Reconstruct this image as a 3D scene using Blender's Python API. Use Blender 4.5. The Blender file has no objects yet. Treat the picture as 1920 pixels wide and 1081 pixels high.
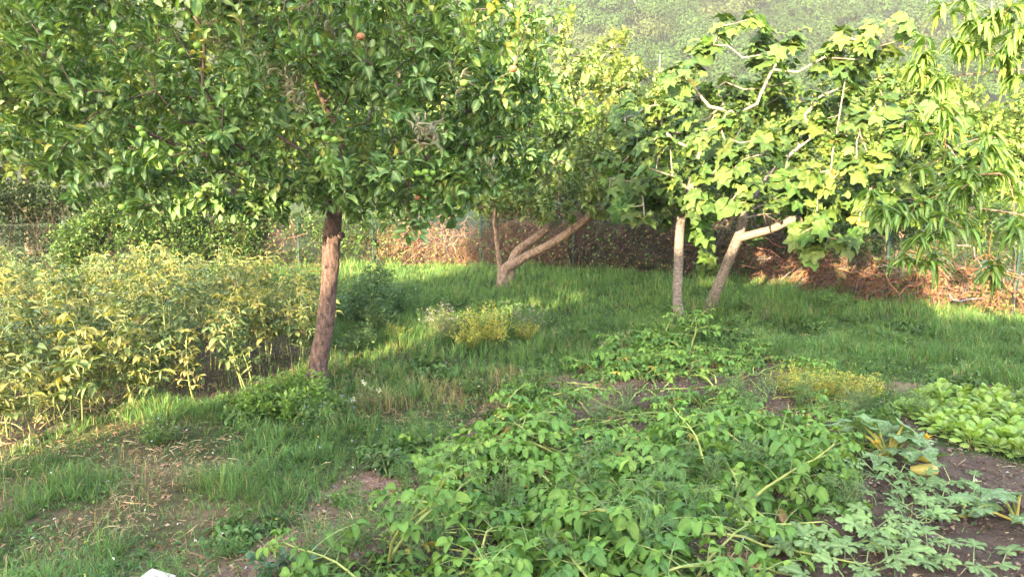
import bpy, math, random
import numpy as np
from mathutils import Vector

R = math.radians
scene = bpy.context.scene
C = scene.collection

# ---------------------------------------------------------------- camera
CAM_H, PITCH, FPX = 2.0, R(8.5), 1400.0
cam_d = bpy.data.cameras.new('camera'); cam = bpy.data.objects.new('camera', cam_d); C.objects.link(cam)
cam.location = (0, 0, CAM_H); cam.rotation_euler = (R(90) - PITCH, 0, 0)
cam_d.sensor_width = 36; cam_d.lens = 36 * FPX / 1920
cam_d.clip_start = 0.05; cam_d.clip_end = 3000
scene.camera = cam

# ---------------------------------------------------------------- light
SUN_AZ, SUN_EL = R(25), R(14)          # light travels towards +y, turned AZ towards +x, falling at EL
wd = bpy.data.worlds.new('World'); scene.world = wd; wd.use_nodes = True
nt = wd.node_tree; bg = nt.nodes['Background']
sky = nt.nodes.new('ShaderNodeTexSky'); sky.sky_type = 'NISHITA'; sky.sun_disc = False
sky.sun_elevation = SUN_EL; sky.sun_rotation = math.pi + SUN_AZ
sky.air_density = 1.0; sky.dust_density = 2.0; sky.ozone_density = 0.6
nt.links.new(sky.outputs[0], bg.inputs[0]); bg.inputs[1].default_value = 0.15
sd = bpy.data.lights.new('sun', 'SUN'); so = bpy.data.objects.new('sun', sd); C.objects.link(so)
sd.energy = 4.1; sd.angle = R(0.5); sd.color = (1.0, 0.74, 0.43)
SUND = Vector((math.sin(SUN_AZ) * math.cos(SUN_EL), math.cos(SUN_AZ) * math.cos(SUN_EL), -math.sin(SUN_EL)))
so.rotation_euler = SUND.to_track_quat('-Z', 'Y').to_euler()
so.location = (-10, -10, 20)
scene.view_settings.view_transform = 'Standard'; scene.view_settings.look = 'None'
scene.view_settings.gamma = 1; scene.view_settings.exposure = 3.65
scene.cycles.use_denoising = True
scene.cycles.max_bounces = 6; scene.cycles.diffuse_bounces = 2; scene.cycles.glossy_bounces = 2
scene.cycles.transmission_bounces = 4; scene.cycles.transparent_max_bounces = 4
scene.cycles.caustics_reflective = False; scene.cycles.caustics_refractive = False

rng = np.random.default_rng(7)

# ---------------------------------------------------------------- pixel helpers (layout measured on the photograph)
def ray(px, py):
    x = (px - 960) / FPX; v = -(py - 540.5) / FPX
    return np.array([x, math.cos(PITCH) + v * math.sin(PITCH), -math.sin(PITCH) + v * math.cos(PITCH)])
def G(px, py, z=0.0):
    d = ray(px, py); t = (z - CAM_H) / d[2]
    return np.array([d[0] * t, d[1] * t, z])
def W(px, py, Y):
    d = ray(px, py); t = Y / d[1]
    return np.array([d[0] * t, Y, CAM_H + d[2] * t])
def topix(p):
    p = np.asarray(p, float).reshape(-1, 3)
    x, y, z = p[:, 0], p[:, 1], p[:, 2] - CAM_H
    dep = y * math.cos(PITCH) - z * math.sin(PITCH); up = y * math.sin(PITCH) + z * math.cos(PITCH)
    return 960 + FPX * x / dep, 540.5 - FPX * up / dep

# ---------------------------------------------------------------- noise
_perm = np.random.default_rng(3).random((256, 256))
def vnoise(x, y):
    xi = np.floor(x).astype(int); yi = np.floor(y).astype(int)
    fx = x - xi; fy = y - yi; fx = fx * fx * (3 - 2 * fx); fy = fy * fy * (3 - 2 * fy)
    g = lambda a, b: _perm[a % 256, b % 256]
    return (g(xi, yi) * (1 - fx) + g(xi + 1, yi) * fx) * (1 - fy) + (g(xi, yi + 1) * (1 - fx) + g(xi + 1, yi + 1) * fx) * fy
def fbm(x, y, o=4):
    x = np.asarray(x, float); y = np.asarray(y, float)
    s = 0; a = 0.5; t = 0
    for k in range(o):
        s = s + a * vnoise(x + 17.3 * k, y - 9.1 * k); t += a; a *= 0.5; x = x * 2.03; y = y * 2.03
    return s / t
def gz(x, y):
    x = np.asarray(x, float); y = np.asarray(y, float)
    near = np.clip(1 - (y - 14) / 10, 0, 1)
    return ((fbm(x * 0.9, y * 0.9, 3) - 0.5) * 0.10) * near
def G3(px, py):
    g = G(px, py); g[2] = float(gz(g[0], g[1])); return g

# ---------------------------------------------------------------- mesh builder
class Geo:
    def __init__(s): s.v = []; s.c = []; s.u = []; s.l = []; s.n = []; s.nv = 0
    def raw(s, v, faces_l, sizes, col, uv=None):
        v = np.asarray(v, np.float32).reshape(-1, 3); k = len(v)
        col = np.asarray(col, np.float32)
        if col.ndim == 1: col = np.tile(col[:3], (k, 1))
        if uv is None: uv = np.zeros((k, 3), np.float32)
        s.v.append(v); s.c.append(col.astype(np.float32)); s.u.append(np.asarray(uv, np.float32))
        s.l.append(np.asarray(faces_l, np.int64).ravel() + s.nv); s.n.append(np.asarray(sizes, np.int32).ravel()); s.nv += k
    def inst(s, T, M, P, col):
        """T template, M (N,3,3) with columns = side, along, normal (scaled), P (N,3), col (N,3)"""
        N = len(P)
        if N == 0: return
        V = np.einsum('nij,kj->nki', M, T['v']) + P[:, None, :]
        k = len(T['v'])
        L = (T['l'][None, :] + (np.arange(N) * k)[:, None]).ravel()
        Cc = np.repeat(col[:, None, :], k, axis=1)
        if 'shade' in T: Cc = Cc * T['shade'][None, :, None]
        s.raw(V.reshape(-1, 3), L, np.tile(T['n'], N), Cc.reshape(-1, 3), np.tile(T['u'], (N, 1)))
    def tube(s, pts, rad, sides, col, cap=True, wob=0.0, rs=None):
        pts = np.asarray(pts, float); n = len(pts); rad = np.broadcast_to(np.asarray(rad, float), (n,))
        t = np.gradient(pts, axis=0); t /= np.linalg.norm(t, axis=1)[:, None] + 1e-9
        a = np.array([0, 0, 1.0]) if abs(t[0][2]) < 0.9 else np.array([1.0, 0, 0])
        fr = []
        u = np.cross(t[0], a); u /= np.linalg.norm(u)
        for i in range(n):
            u = u - t[i] * np.dot(u, t[i]); u /= np.linalg.norm(u) + 1e-9
            fr.append((u, np.cross(t[i], u)))
        U = np.array([f[0] for f in fr]); Vv = np.array([f[1] for f in fr])
        th = np.arange(sides) * 2 * math.pi / sides
        r = rad[:, None] * np.ones((1, sides))
        if wob > 0:
            L = np.cumsum(np.r_[0, np.linalg.norm(np.diff(pts, axis=0), axis=1)])
            q = (rs or 1) * 13.7
            rel = fbm(np.cos(th)[None, :] * 1.6 + q, L[:, None] * 9 + np.sin(th)[None, :] * 1.6, 4) - 0.5
            r = r * (1 + wob * 2 * rel)
        V = pts[:, None, :] + r[..., None] * (U[:, None, :] * np.cos(th)[None, :, None] + Vv[:, None, :] * np.sin(th)[None, :, None])
        i = np.arange(n - 1)[:, None] * sides; j = np.arange(sides)[None, :]; j2 = (j + 1) % sides
        F = np.stack([i + j, i + j2, i + sides + j2, i + sides + j], -1).reshape(-1)
        nf = (n - 1) * sides; L_ = [F]; S = [np.full(nf, 4)]
        if cap:
            L_.append((n - 1) * sides + np.arange(sides)); S.append([sides]); L_.append(np.arange(sides)[::-1]); S.append([sides])
        uv = np.zeros((n, sides, 3)); uv[..., 0] = th[None]; uv[..., 1] = np.linspace(0, 1, n)[:, None]
        col = np.asarray(col, float)
        cc = np.repeat(col[:, None, :], sides, 1).reshape(-1, 3) if col.ndim == 2 else col
        s.raw(V.reshape(-1, 3), np.concatenate(L_), np.concatenate(S), cc, uv.reshape(-1, 3))
    def box(s, lo, hi, col):
        x0, y0, z0 = lo; x1, y1, z1 = hi
        v = [(x0,y0,z0),(x1,y0,z0),(x1,y1,z0),(x0,y1,z0),(x0,y0,z1),(x1,y0,z1),(x1,y1,z1),(x0,y1,z1)]
        f = [0,3,2,1, 4,5,6,7, 0,1,5,4, 1,2,6,5, 2,3,7,6, 3,0,4,7]
        s.raw(v, f, [4] * 6, col)
    def build(s, name, mat, parent=None, smooth=True):
        me = bpy.data.meshes.new(name)
        v = np.concatenate(s.v); l = np.concatenate(s.l).astype(np.int32); n = np.concatenate(s.n).astype(np.int32)
        me.vertices.add(len(v)); me.vertices.foreach_set('co', v.ravel())
        me.loops.add(len(l)); me.loops.foreach_set('vertex_index', l)
        me.polygons.add(len(n)); st = np.zeros(len(n), np.int32); st[1:] = np.cumsum(n)[:-1]
        me.polygons.foreach_set('loop_start', st)
        try: me.polygons.foreach_set('loop_total', n)
        except Exception: pass
        if smooth: me.polygons.foreach_set('use_smooth', np.ones(len(n), bool))
        a = me.attributes.new('Col', 'FLOAT_COLOR', 'POINT'); c4 = np.ones((len(v), 4), np.float32); c4[:, :3] = np.concatenate(s.c); a.data.foreach_set('color', c4.ravel())
        b = me.attributes.new('luv', 'FLOAT_VECTOR', 'POINT'); b.data.foreach_set('vector', np.concatenate(s.u).astype(np.float32).ravel())
        me.update(calc_edges=True)
        me.materials.append(mat)
        o = bpy.data.objects.new(name, me); C.objects.link(o)
        if parent is not None: o.parent = parent
        return o

def empty(name, loc=(0, 0, 0), rz=0.0):
    o = bpy.data.objects.new(name, None); C.objects.link(o); o.location = loc; o.rotation_euler = (0, 0, rz)
    o.empty_display_size = 0.1; return o
def tag(o, label=None, cat=None, group=None, kind=None):
    if label: o['label'] = label
    if cat: o['category'] = cat
    if group: o['group'] = group
    if kind: o['kind'] = kind
    return o
def copy_thing(root, loc, rz, scale=1.0, label=None, tilt=(0, 0)):
    r = root.copy(); C.objects.link(r); r.location = loc; r.rotation_euler = (tilt[0], tilt[1], rz); r.scale = (scale,) * 3
    if label: r['label'] = label
    for ch in list(root.children):
        c = ch.copy(); C.objects.link(c); c.parent = r
        for g in list(ch.children):
            d = g.copy(); C.objects.link(d); d.parent = c
    return r

# ---------------------------------------------------------------- leaf templates (length 1 along +y, normal +z)
def fin(v, F, u, shade=None):
    l = []; n = []
    for f in F: l += list(f); n.append(len(f))
    T = {'v': np.array(v, float), 'l': np.array(l), 'n': np.array(n), 'u': np.array(u, float)}
    if shade is not None: T['shade'] = np.array(shade, float)
    return T
def leaf(width=0.5, seg=4, fold=0.12, arch=0.25, peak=0.4, point=1.0, wave=0.0, curl=0.0, seed=0):
    r = random.Random(seed); v = []; u = []; F = []
    for i in range(seg + 1):
        t = i / seg
        w = width * 0.5 * (t ** (peak * 1.1)) * ((1 - t) ** (0.55 * point)) * 1.75 if 0 < t < 1 else (0.02 if i == 0 else 0.004)
        z = -arch * t * t + 0.05 * math.sin(t * 3.1); wv = wave * (r.random() - 0.5) * 2; wv2 = wave * (r.random() - 0.5) * 2
        cz = curl * w
        v += [(-w, t * (1 - 0.3 * arch * t), z + fold * w * 2 + wv + cz), (0, t * (1 - 0.3 * arch * t), z), (w, t * (1 - 0.3 * arch * t), z + fold * w * 2 + wv2 + cz)]
        u += [(-1, t, 0), (0, t, 1), (1, t, 0)]
    for i in range(seg):
        a = i * 3
        F += [(a, a + 1, a + 4, a + 3), (a + 1, a + 2, a + 5, a + 4)]
    return fin(v, F, u)
def polar_leaf(rad, lobes, n=36, cup=0.1, wave=0.04, cy=0.25, droop=0.2, seed=0):
    """rad(theta) outline, theta 0 = tip; veins along the lobe angles"""
    r = random.Random(seed); v = [(0, 0.0, 0)]; u = [(0, 0, 1)]; F = []
    rings = (0.35, 0.7, 1.0)
    ph = r.random() * 6
    for q in rings:
        for i in range(n):
            th = -math.pi + (i + 0.5) * 2 * math.pi / n
            rr = rad(th) * q
            x = rr * math.sin(th); y = rr * math.cos(th)
            dmin = min(abs(th - L) for L in lobes)
            z = -cup * q * q * (0.5 + 0.5 * math.cos(th * len(lobes))) * 0.6 - droop * max(0, y) ** 2 * 0.7 - droop * 0.8 * x * x + wave * q * math.sin(th * 5 + ph) + (0.05 * q if dmin > 0.3 else 0)
            v.append((x, y, z)); u.append((x, y, max(0, 1 - dmin / 0.16) * (1 - 0.5 * q)))
    for i in range(n):
        j = (i + 1) % n
        if i == n - 1: continue        # sinus at the petiole
        F.append((0, 1 + j, 1 + i))
        for k in range(2):
            a = 1 + k * n; b = 1 + (k + 1) * n
            F.append((a + i, a + j, b + j, b + i))
    return fin(v, F, u)
def lobed(amps, widths, lobes, base=0.28):
    def rad(th):
        s = base
        for a, w, L in zip(amps, widths, lobes):
            s = max(s, a * math.exp(-((th - L) / w) ** 2))
        return s
    return rad
FIG_L = (-2.05, -1.0, 0.0, 1.0, 2.05)
figs = [polar_leaf(lobed((0.62, 0.74, 0.84, 0.74, 0.62), (0.58, 0.42, 0.40, 0.42, 0.58), FIG_L, 0.50), FIG_L, 36, 0.14, 0.05, seed=k, droop=0.08 + 0.16 * k) for k in range(3)]
figs.append(polar_leaf(lobed((0.55, 0.75, 0.8), (0.5, 0.5, 0.5), (-1.1, 0.0, 1.1), 0.52), (-1.1, 0.0, 1.1), 30, 0.05, 0.03, seed=8, droop=0.25))
def mel_rad(th):
    s = 0.20
    for a, w, L in ((0.92, 0.27, 0), (0.74, 0.25, 0.85), (0.74, 0.25, -0.85), (0.52, 0.34, 1.75), (0.52, 0.34, -1.75)):
        u = (th - L) / w
        s = max(s, a * math.exp(-u ** 4 * 0.8) * (1 + 0.17 * math.cos(u * 5.2)))
    return s * 0.95
MEL_L = (-1.75, -0.85, 0, 0.85, 1.75)
def compose(parts):
    v = []; l = []; n = []; u = []; o = 0
    for k, (T, a, px_, py_, L, wd) in enumerate(parts):
        V = T['v'].copy(); V[:, 0] *= wd; c, s_ = math.cos(a), math.sin(a)
        X = V[:, 0] * c + V[:, 1] * s_; Y = -V[:, 0] * s_ + V[:, 1] * c
        Vn = np.stack([px_ + X * L, py_ + Y * L, V[:, 2] * L - 0.12 * (py_ + Y * L) ** 2 + 0.002 * k], 1); v.append(Vn); l.append(T['l'] + o); n.append(T['n']); u.append(T['u']); o += len(Vn)
    return {'v': np.concatenate(v), 'l': np.concatenate(l), 'n': np.concatenate(n), 'u': np.concatenate(u)}
def mel_T(seed):
    r = random.Random(seed); rl = leaf(0.62, 4, 0.12, 0.12, 0.55, 0.4, 0.02, seed=seed); st = leaf(0.3, 3, 0.1, 0.05, 0.2, 0.3, 0, seed=seed)
    P = [(st, 0, 0, 0, .75, 1), (rl, 0, 0, .62, .4, 1.1), (rl, .5, .02, .55, .3, .9), (rl, -.5, -.02, .55, .3, .9)]
    for sg in (1, -1):
        P += [(st, sg * .95, 0, .16, .5, 1), (rl, sg * .95, sg * .28, .34, .34, 1.), (rl, sg * 1.5, sg * .2, .27, .3, .9), (rl, sg * .35, sg * .22, .30, .26, .9), (rl, sg * 1.9, sg * .03, .06, .34, .9), (rl, sg * 2.5, sg * .05, .04, .24, .9)]
    return compose([(a, b + r.uniform(-.12, .12), c, d, e * r.uniform(.85, 1.15), f) for a, b, c, d, e, f in P])
mels = [mel_T(k) for k in (1, 2, 3)]
def zuc_rad(th):
    s = 0.55
    for a, w, L in ((0.92, 0.24, 0), (0.85, 0.24, 0.85), (0.85, 0.24, -0.85), (0.7, 0.28, 1.75), (0.7, 0.28, -1.75)):
        s = max(s, a * math.exp(-((th - L) / w) ** 2))
    return s * (1 + 0.05 * math.sin(th * 21))
ZUC_L = (-1.75, -0.85, 0, 0.85, 1.75)
zucs = [polar_leaf(zuc_rad, ZUC_L, 64, 0.25, 0.06, seed=k, droop=0.15) for k in range(2)]
apples_l = [leaf(0.58, 4, 0.28, 0.25, 0.42, .9, 0.03, seed=1), leaf(0.52, 4, 0.45, 0.45, 0.4, 1.0, 0.03, seed=2), leaf(0.6, 4, 0.1, 0.1, 0.42, .9, 0.03, seed=3)]
peach_l = [leaf(0.31, 7, 0.25, 0.75, 0.5, 1.2, 0.012, seed=4), leaf(0.29, 7, 0.4, 1.15, 0.5, 1.2, 0.02, seed=5)]
potato_l = [leaf(0.66, 6, 0.22, 0.28, 0.36, 0.85, 0.015, seed=6), leaf(0.6, 6, 0.3, 0.45, 0.36, 0.9, 0.02, seed=7)]
bean_l = [leaf(0.56, 4, 0.25, 0.15, 0.5, 0.8, 0.02, seed=8), leaf(0.5, 4, 0.45, 0.5, 0.5, 0.8, 0.04, seed=9), leaf(0.26, 4, 0.9, 0.7, 0.5, 0.9, 0.06, seed=10)]
let_l = [leaf(0.72, 6, -0.12, 0.35, 0.7, 0.45, 0.05, seed=11), leaf(0.64, 6, -0.2, 0.5, 0.7, 0.45, 0.06, seed=12)]
small_l = [leaf(0.55, 2, 0.2, 0.2, 0.45, 0.9, 0.0, seed=13)]
narrow_l = [leaf(0.3, 2, 0.2, 0.3, 0.5, 1.0, 0.0, seed=14)]
tiny = fin([(0, 0, 0), (0.3, 0.5, 0.06), (0, 1, -0.1), (-0.3, 0.5, 0.06)], [(0, 1, 2, 3)], [(0, 0, 1), (1, .5, 0), (0, 1, 1), (-1, .5, 0)])

def frames(D, N, L, wid=1.0):
    """leaf matrices from direction D, approximate normal N, length L"""
    D = D / (np.linalg.norm(D, axis=1)[:, None] + 1e-9)
    S = np.cross(D, N); S /= np.linalg.norm(S, axis=1)[:, None] + 1e-9
    Z = np.cross(S, D)
    L = np.broadcast_to(np.asarray(L, float), (len(D),))[:, None, None]
    M = np.stack([S * wid, D, Z], axis=2) * L
    return M
def vary(cols, wts, n, rg, amt=0.18):
    cols = np.array(cols, float); w = (list(wts) + [1] * len(cols))[:len(cols)]; w = np.array(w, float); w /= w.sum()
    c = cols[rg.choice(len(cols), n, p=w)]
    return c * (1 + rg.normal(0, amt, (n, 1))).clip(0.5, 1.7) * (1 + rg.normal(0, 0.05, (n, 3)))
def scatter(geo, Ts, P, D, N, L, col, rg, wid=1.0):
    k = rg.integers(0, len(Ts), len(P)); M = frames(D, N, L, wid)
    for i, T in enumerate(Ts):
        m = k == i
        geo.inst(T, M[m], P[m], col[m])
def rsph(n, rg):
    v = rg.normal(0, 1, (n, 3)); return v / np.linalg.norm(v, axis=1)[:, None]

# ---------------------------------------------------------------- materials
def base_mat(name):
    m = bpy.data.materials.new(name); m.use_nodes = True; t = m.node_tree; t.nodes.clear()
    return m, t, t.nodes.new, t.links.new
def leaf_mat(name, trans=0.35, rough=0.45, spec=0.35, vein=0.25, sidev=0.0, vcol=(0.6, 0.75, 0.35), nscale=14, silver=0.0):
    m, t, N, Lk = base_mat(name)
    out = N('ShaderNodeOutputMaterial'); at = N('ShaderNodeAttribute'); at.attribute_name = 'Col'
    uv = N('ShaderNodeAttribute'); uv.attribute_name = 'luv'
    geo = N('ShaderNodeNewGeometry')
    oi = N('ShaderNodeObjectInfo')
    no = N('ShaderNodeTexNoise'); no.inputs['Scale'].default_value = nscale; no.inputs['Detail'].default_value = 2
    Lk(geo.outputs['Position'], no.inputs['Vector'])
    mr = N('ShaderNodeMapRange'); mr.inputs['From Min'].default_value = 0.3; mr.inputs['From Max'].default_value = 0.7
    mr.inputs['To Min'].default_value = 0.78; mr.inputs['To Max'].default_value = 1.22; Lk(no.outputs['Fac'], mr.inputs['Value'])
    mr2 = N('ShaderNodeMapRange'); mr2.inputs['To Min'].default_value = 0.78; mr2.inputs['To Max'].default_value = 1.2; Lk(oi.outputs['Random'], mr2.inputs['Value'])
    mm = N('ShaderNodeMath'); mm.operation = 'MULTIPLY'; Lk(mr.outputs[0], mm.inputs[0]); Lk(mr2.outputs[0], mm.inputs[1])
    vm = N('ShaderNodeVectorMath'); vm.operation = 'SCALE'; Lk(at.outputs['Color'], vm.inputs[0]); Lk(mm.outputs[0], vm.inputs['Scale'])
    sx = N('ShaderNodeSeparateXYZ'); Lk(uv.outputs['Vector'], sx.inputs[0])
    pw = N('ShaderNodeMath'); pw.operation = 'POWER'; Lk(sx.outputs['Z'], pw.inputs[0]); pw.inputs[1].default_value = 3.0
    fac = pw.outputs[0]
    if sidev > 0:
        ab = N('ShaderNodeMath'); ab.operation = 'ABSOLUTE'; Lk(sx.outputs['X'], ab.inputs[0])
        a1 = N('ShaderNodeMath'); a1.operation = 'MULTIPLY_ADD'; Lk(ab.outputs[0], a1.inputs[0]); a1.inputs[1].default_value = -0.16; Lk(sx.outputs['Y'], a1.inputs[2])
        a2 = N('ShaderNodeMath'); a2.operation = 'MULTIPLY'; Lk(a1.outputs[0], a2.inputs[0]); a2.inputs[1].default_value = 42.0
        a3 = N('ShaderNodeMath'); a3.operation = 'SINE'; Lk(a2.outputs[0], a3.inputs[0])
        a4 = N('ShaderNodeMapRange'); Lk(a3.outputs[0], a4.inputs['Value']); a4.inputs['From Min'].default_value = 0.5; a4.inputs['From Max'].default_value = 1.0; a4.inputs['To Max'].default_value = sidev
        a5 = N('ShaderNodeMath'); a5.operation = 'MAXIMUM'; Lk(pw.outputs[0], a5.inputs[0]); Lk(a4.outputs[0], a5.inputs[1]); fac = a5.outputs[0]
    a6 = N('ShaderNodeMath'); a6.operation = 'MULTIPLY'; Lk(fac, a6.inputs[0]); a6.inputs[1].default_value = vein
    mx = N('ShaderNodeMix'); mx.data_type = 'RGBA'; Lk(a6.outputs[0], mx.inputs['Factor']); Lk(vm.outputs[0], mx.inputs['A']); mx.inputs['B'].default_value = (*vcol, 1)
    colout = mx.outputs['Result']
    if silver > 0:
        n2 = N('ShaderNodeTexNoise'); n2.inputs['Scale'].default_value = 60; Lk(geo.outputs['Position'], n2.inputs['Vector'])
        s1 = N('ShaderNodeMapRange'); s1.inputs['From Min'].default_value = 0.5; s1.inputs['From Max'].default_value = 0.62; s1.inputs['To Max'].default_value = silver; Lk(n2.outputs['Fac'], s1.inputs['Value'])
        m2 = N('ShaderNodeMix'); m2.data_type = 'RGBA'; Lk(s1.outputs[0], m2.inputs['Factor']); Lk(colout, m2.inputs['A']); m2.inputs['B'].default_value = (0.30, 0.36, 0.27, 1); colout = m2.outputs['Result']
    pb = N('ShaderNodeBsdfPrincipled'); Lk(colout, pb.inputs['Base Color']); pb.inputs['Roughness'].default_value = rough; pb.inputs['Specular IOR Level'].default_value = spec
    tr = N('ShaderNodeBsdfTranslucent'); tc = N('ShaderNodeVectorMath'); tc.operation = 'MULTIPLY'; Lk(colout, tc.inputs[0]); tc.inputs[1].default_value = (1.45, 1.35, 0.5); Lk(tc.outputs[0], tr.inputs['Color'])
    ms = N('ShaderNodeMixShader'); ms.inputs[0].default_value = trans; Lk(pb.outputs[0], ms.inputs[1]); Lk(tr.outputs[0], ms.inputs[2]); Lk(ms.outputs[0], out.inputs['Surface'])
    return m
def rough_mat(name, scale=20, contrast=0.5, bump=0.6, dist=0.01, rough=0.9, stretch=(1, 1, 1), spots=None, detail=6):
    m, t, N, Lk = base_mat(name)
    out = N('ShaderNodeOutputMaterial'); at = N('ShaderNodeAttribute'); at.attribute_name = 'Col'
    tc = N('ShaderNodeTexCoord'); mp = N('ShaderNodeMapping'); mp.inputs['Scale'].default_value = stretch; Lk(tc.outputs['Object'], mp.inputs['Vector'])
    no = N('ShaderNodeTexNoise'); no.inputs['Scale'].default_value = scale; no.inputs['Detail'].default_value = detail; no.inputs['Roughness'].default_value = 0.65; Lk(mp.outputs[0], no.inputs['Vector'])
    mr = N('ShaderNodeMapRange'); mr.inputs['From Min'].default_value = 0.3; mr.inputs['From Max'].default_value = 0.7; mr.inputs['To Min'].default_value = 1 - contrast; mr.inputs['To Max'].default_value = 1 + contrast; Lk(no.outputs['Fac'], mr.inputs['Value'])
    vm = N('ShaderNodeVectorMath'); vm.operation = 'SCALE'; Lk(at.outputs['Color'], vm.inputs[0]); Lk(mr.outputs[0], vm.inputs['Scale'])
    co = vm.outputs[0]
    if spots:
        n2 = N('ShaderNodeTexNoise'); n2.inputs['Scale'].default_value = spots[0]; n2.inputs['Detail'].default_value = 3; Lk(tc.outputs['Object'], n2.inputs['Vector'])
        s1 = N('ShaderNodeMapRange'); s1.inputs['From Min'].default_value = spots[2]; s1.inputs['From Max'].default_value = spots[2] + 0.08; Lk(n2.outputs['Fac'], s1.inputs['Value'])
        m2 = N('ShaderNodeMix'); m2.data_type = 'RGBA'; Lk(s1.outputs[0], m2.inputs['Factor']); Lk(co, m2.inputs['A']); m2.inputs['B'].default_value = (*spots[1], 1); co = m2.outputs['Result']
    pb = N('ShaderNodeBsdfPrincipled'); Lk(co, pb.inputs['Base Color']); pb.inputs['Roughness'].default_value = rough; pb.inputs['Specular IOR Level'].default_value = 0.25
    if bump > 0:
        bp = N('ShaderNodeBump'); bp.inputs['Strength'].default_value = bump; bp.inputs['Distance'].default_value = dist; Lk(no.outputs['Fac'], bp.inputs['Height']); Lk(bp.outputs[0], pb.inputs['Normal'])
    Lk(pb.outputs[0], out.inputs['Surface'])
    return m
M_apple = leaf_mat('apple_leaf', 0.30, 0.42, 0.4, 0.35)
M_fig = leaf_mat('fig_leaf', 0.28, 0.55, 0.2, 0.55, vcol=(0.35, 0.42, 0.13))
M_peach = leaf_mat('peach_leaf', 0.38, 0.38, 0.45, 0.3)
M_far = leaf_mat('far_leaf', 0.35, 0.5, 0.3, 0.0, nscale=3)
M_hill = leaf_mat('hill_leaf', 0.15, 0.8, 0.1, 0.0, nscale=0.05)
M_potato = leaf_mat('potato_leaf', 0.24, 0.55, 0.14, 0.3, sidev=0.25, vcol=(0.22, 0.34, 0.12))
M_bean = leaf_mat('bean_leaf', 0.3, 0.55, 0.3, 0.2)
M_let = leaf_mat('lettuce_leaf', 0.4, 0.45, 0.35, 0.4, sidev=0.2, vcol=(0.35, 0.5, 0.15))
M_zuc = leaf_mat('squash_leaf', 0.2, 0.65, 0.2, 0.5, vcol=(0.3, 0.38, 0.24), silver=0.5)
M_mel = leaf_mat('melon_leaf', 0.2, 0.65, 0.2, 0.6, vcol=(0.28, 0.36, 0.18))
M_grass = leaf_mat('grass_blade', 0.3, 0.55, 0.15, 0.0, nscale=3)
M_stem = leaf_mat('green_stem', 0.15, 0.45, 0.35, 0.0)
M_bark = rough_mat('apple_bark', 30, 0.8, 1.0, 0.035, 0.9, (1, 1, 0.5), spots=(38, (0.20, 0.17, 0.17), 0.63))
M_figbark = rough_mat('fig_bark', 24, 0.5, 0.9, 0.012, 0.75, (1, 1, 1.6), spots=(30, (0.25, 0.235, 0.22), 0.6))
M_twig = rough_mat('twig_bark', 30, 0.35, 0.3, 0.004, 0.85)
M_dry = rough_mat('dry_stem', 12, 0.35, 0.0, 0.01, 0.85)
M_paint = rough_mat('painted_metal', 30, 0.12, 0.1, 0.002, 0.5)
M_wire = rough_mat('galvanised_wire', 30, 0.15, 0.0, 0.002, 0.4)
M_white = rough_mat('white_painted_wood', 8, 0.08, 0.3, 0.003, 0.6, (1, 12, 6))
M_wall = rough_mat('render_wall', 8, 0.08, 0.3, 0.004, 0.9)
M_fruit = rough_mat('fruit_skin', 40, 0.12, 0.0, 0.002, 0.35)
M_petal = leaf_mat('petal', 0.3, 0.5, 0.2, 0.0)

def ground_mat():
    m, t, N, Lk = base_mat('soil_and_turf')
    out = N('ShaderNodeOutputMaterial'); at = N('ShaderNodeAttribute'); at.attribute_name = 'Col'
    tc = N('ShaderNodeTexCoord')
    n1 = N('ShaderNodeTexNoise'); n1.inputs['Scale'].default_value = 16; n1.inputs['Detail'].default_value = 8; n1.inputs['Roughness'].default_value = 0.7; Lk(tc.outputs['Object'], n1.inputs['Vector'])
    n2 = N('ShaderNodeTexVoronoi'); n2.inputs['Scale'].default_value = 45; Lk(tc.outputs['Object'], n2.inputs['Vector'])
    n3 = N('ShaderNodeTexNoise'); n3.inputs['Scale'].default_value = 1.7; n3.inputs['Detail'].default_value = 4; Lk(tc.outputs['Object'], n3.inputs['Vector'])
    mr = N('ShaderNodeMapRange'); mr.inputs['From Min'].default_value = 0.25; mr.inputs['From Max'].default_value = 0.75; mr.inputs['To Min'].default_value = 0.5; mr.inputs['To Max'].default_value = 1.5; Lk(n1.outputs['Fac'], mr.inputs['Value'])
    m3 = N('ShaderNodeMapRange'); m3.inputs['From Min'].default_value = 0.3; m3.inputs['From Max'].default_value = 0.7; m3.inputs['To Min'].default_value = 0.75; m3.inputs['To Max'].default_value = 1.25; Lk(n3.outputs['Fac'], m3.inputs['Value'])
    mm = N('ShaderNodeMath'); mm.operation = 'MULTIPLY'; Lk(mr.outputs[0], mm.inputs[0]); Lk(m3.outputs[0], mm.inputs[1])
    vm = N('ShaderNodeVectorMath'); vm.operation = 'SCALE'; Lk(at.outputs['Color'], vm.inputs[0]); Lk(mm.outputs[0], vm.inputs['Scale'])
    pb = N('ShaderNodeBsdfPrincipled'); Lk(vm.outputs[0], pb.inputs['Base Color']); pb.inputs['Roughness'].default_value = 0.95; pb.inputs['Specular IOR Level'].default_value = 0.15
    ad = N('ShaderNodeMath'); ad.operation = 'MULTIPLY_ADD'; Lk(n2.outputs['Distance'], ad.inputs[0]); ad.inputs[1].default_value = -0.4; Lk(n1.outputs['Fac'], ad.inputs[2])
    bp = N('ShaderNodeBump'); bp.inputs['Strength'].default_value = 1.0; bp.inputs['Distance'].default_value = 0.03; Lk(ad.outputs[0], bp.inputs['Height']); Lk(bp.outputs[0], pb.inputs['Normal'])
    Lk(pb.outputs[0], out.inputs['Surface']); return m
M_ground = ground_mat()

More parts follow.
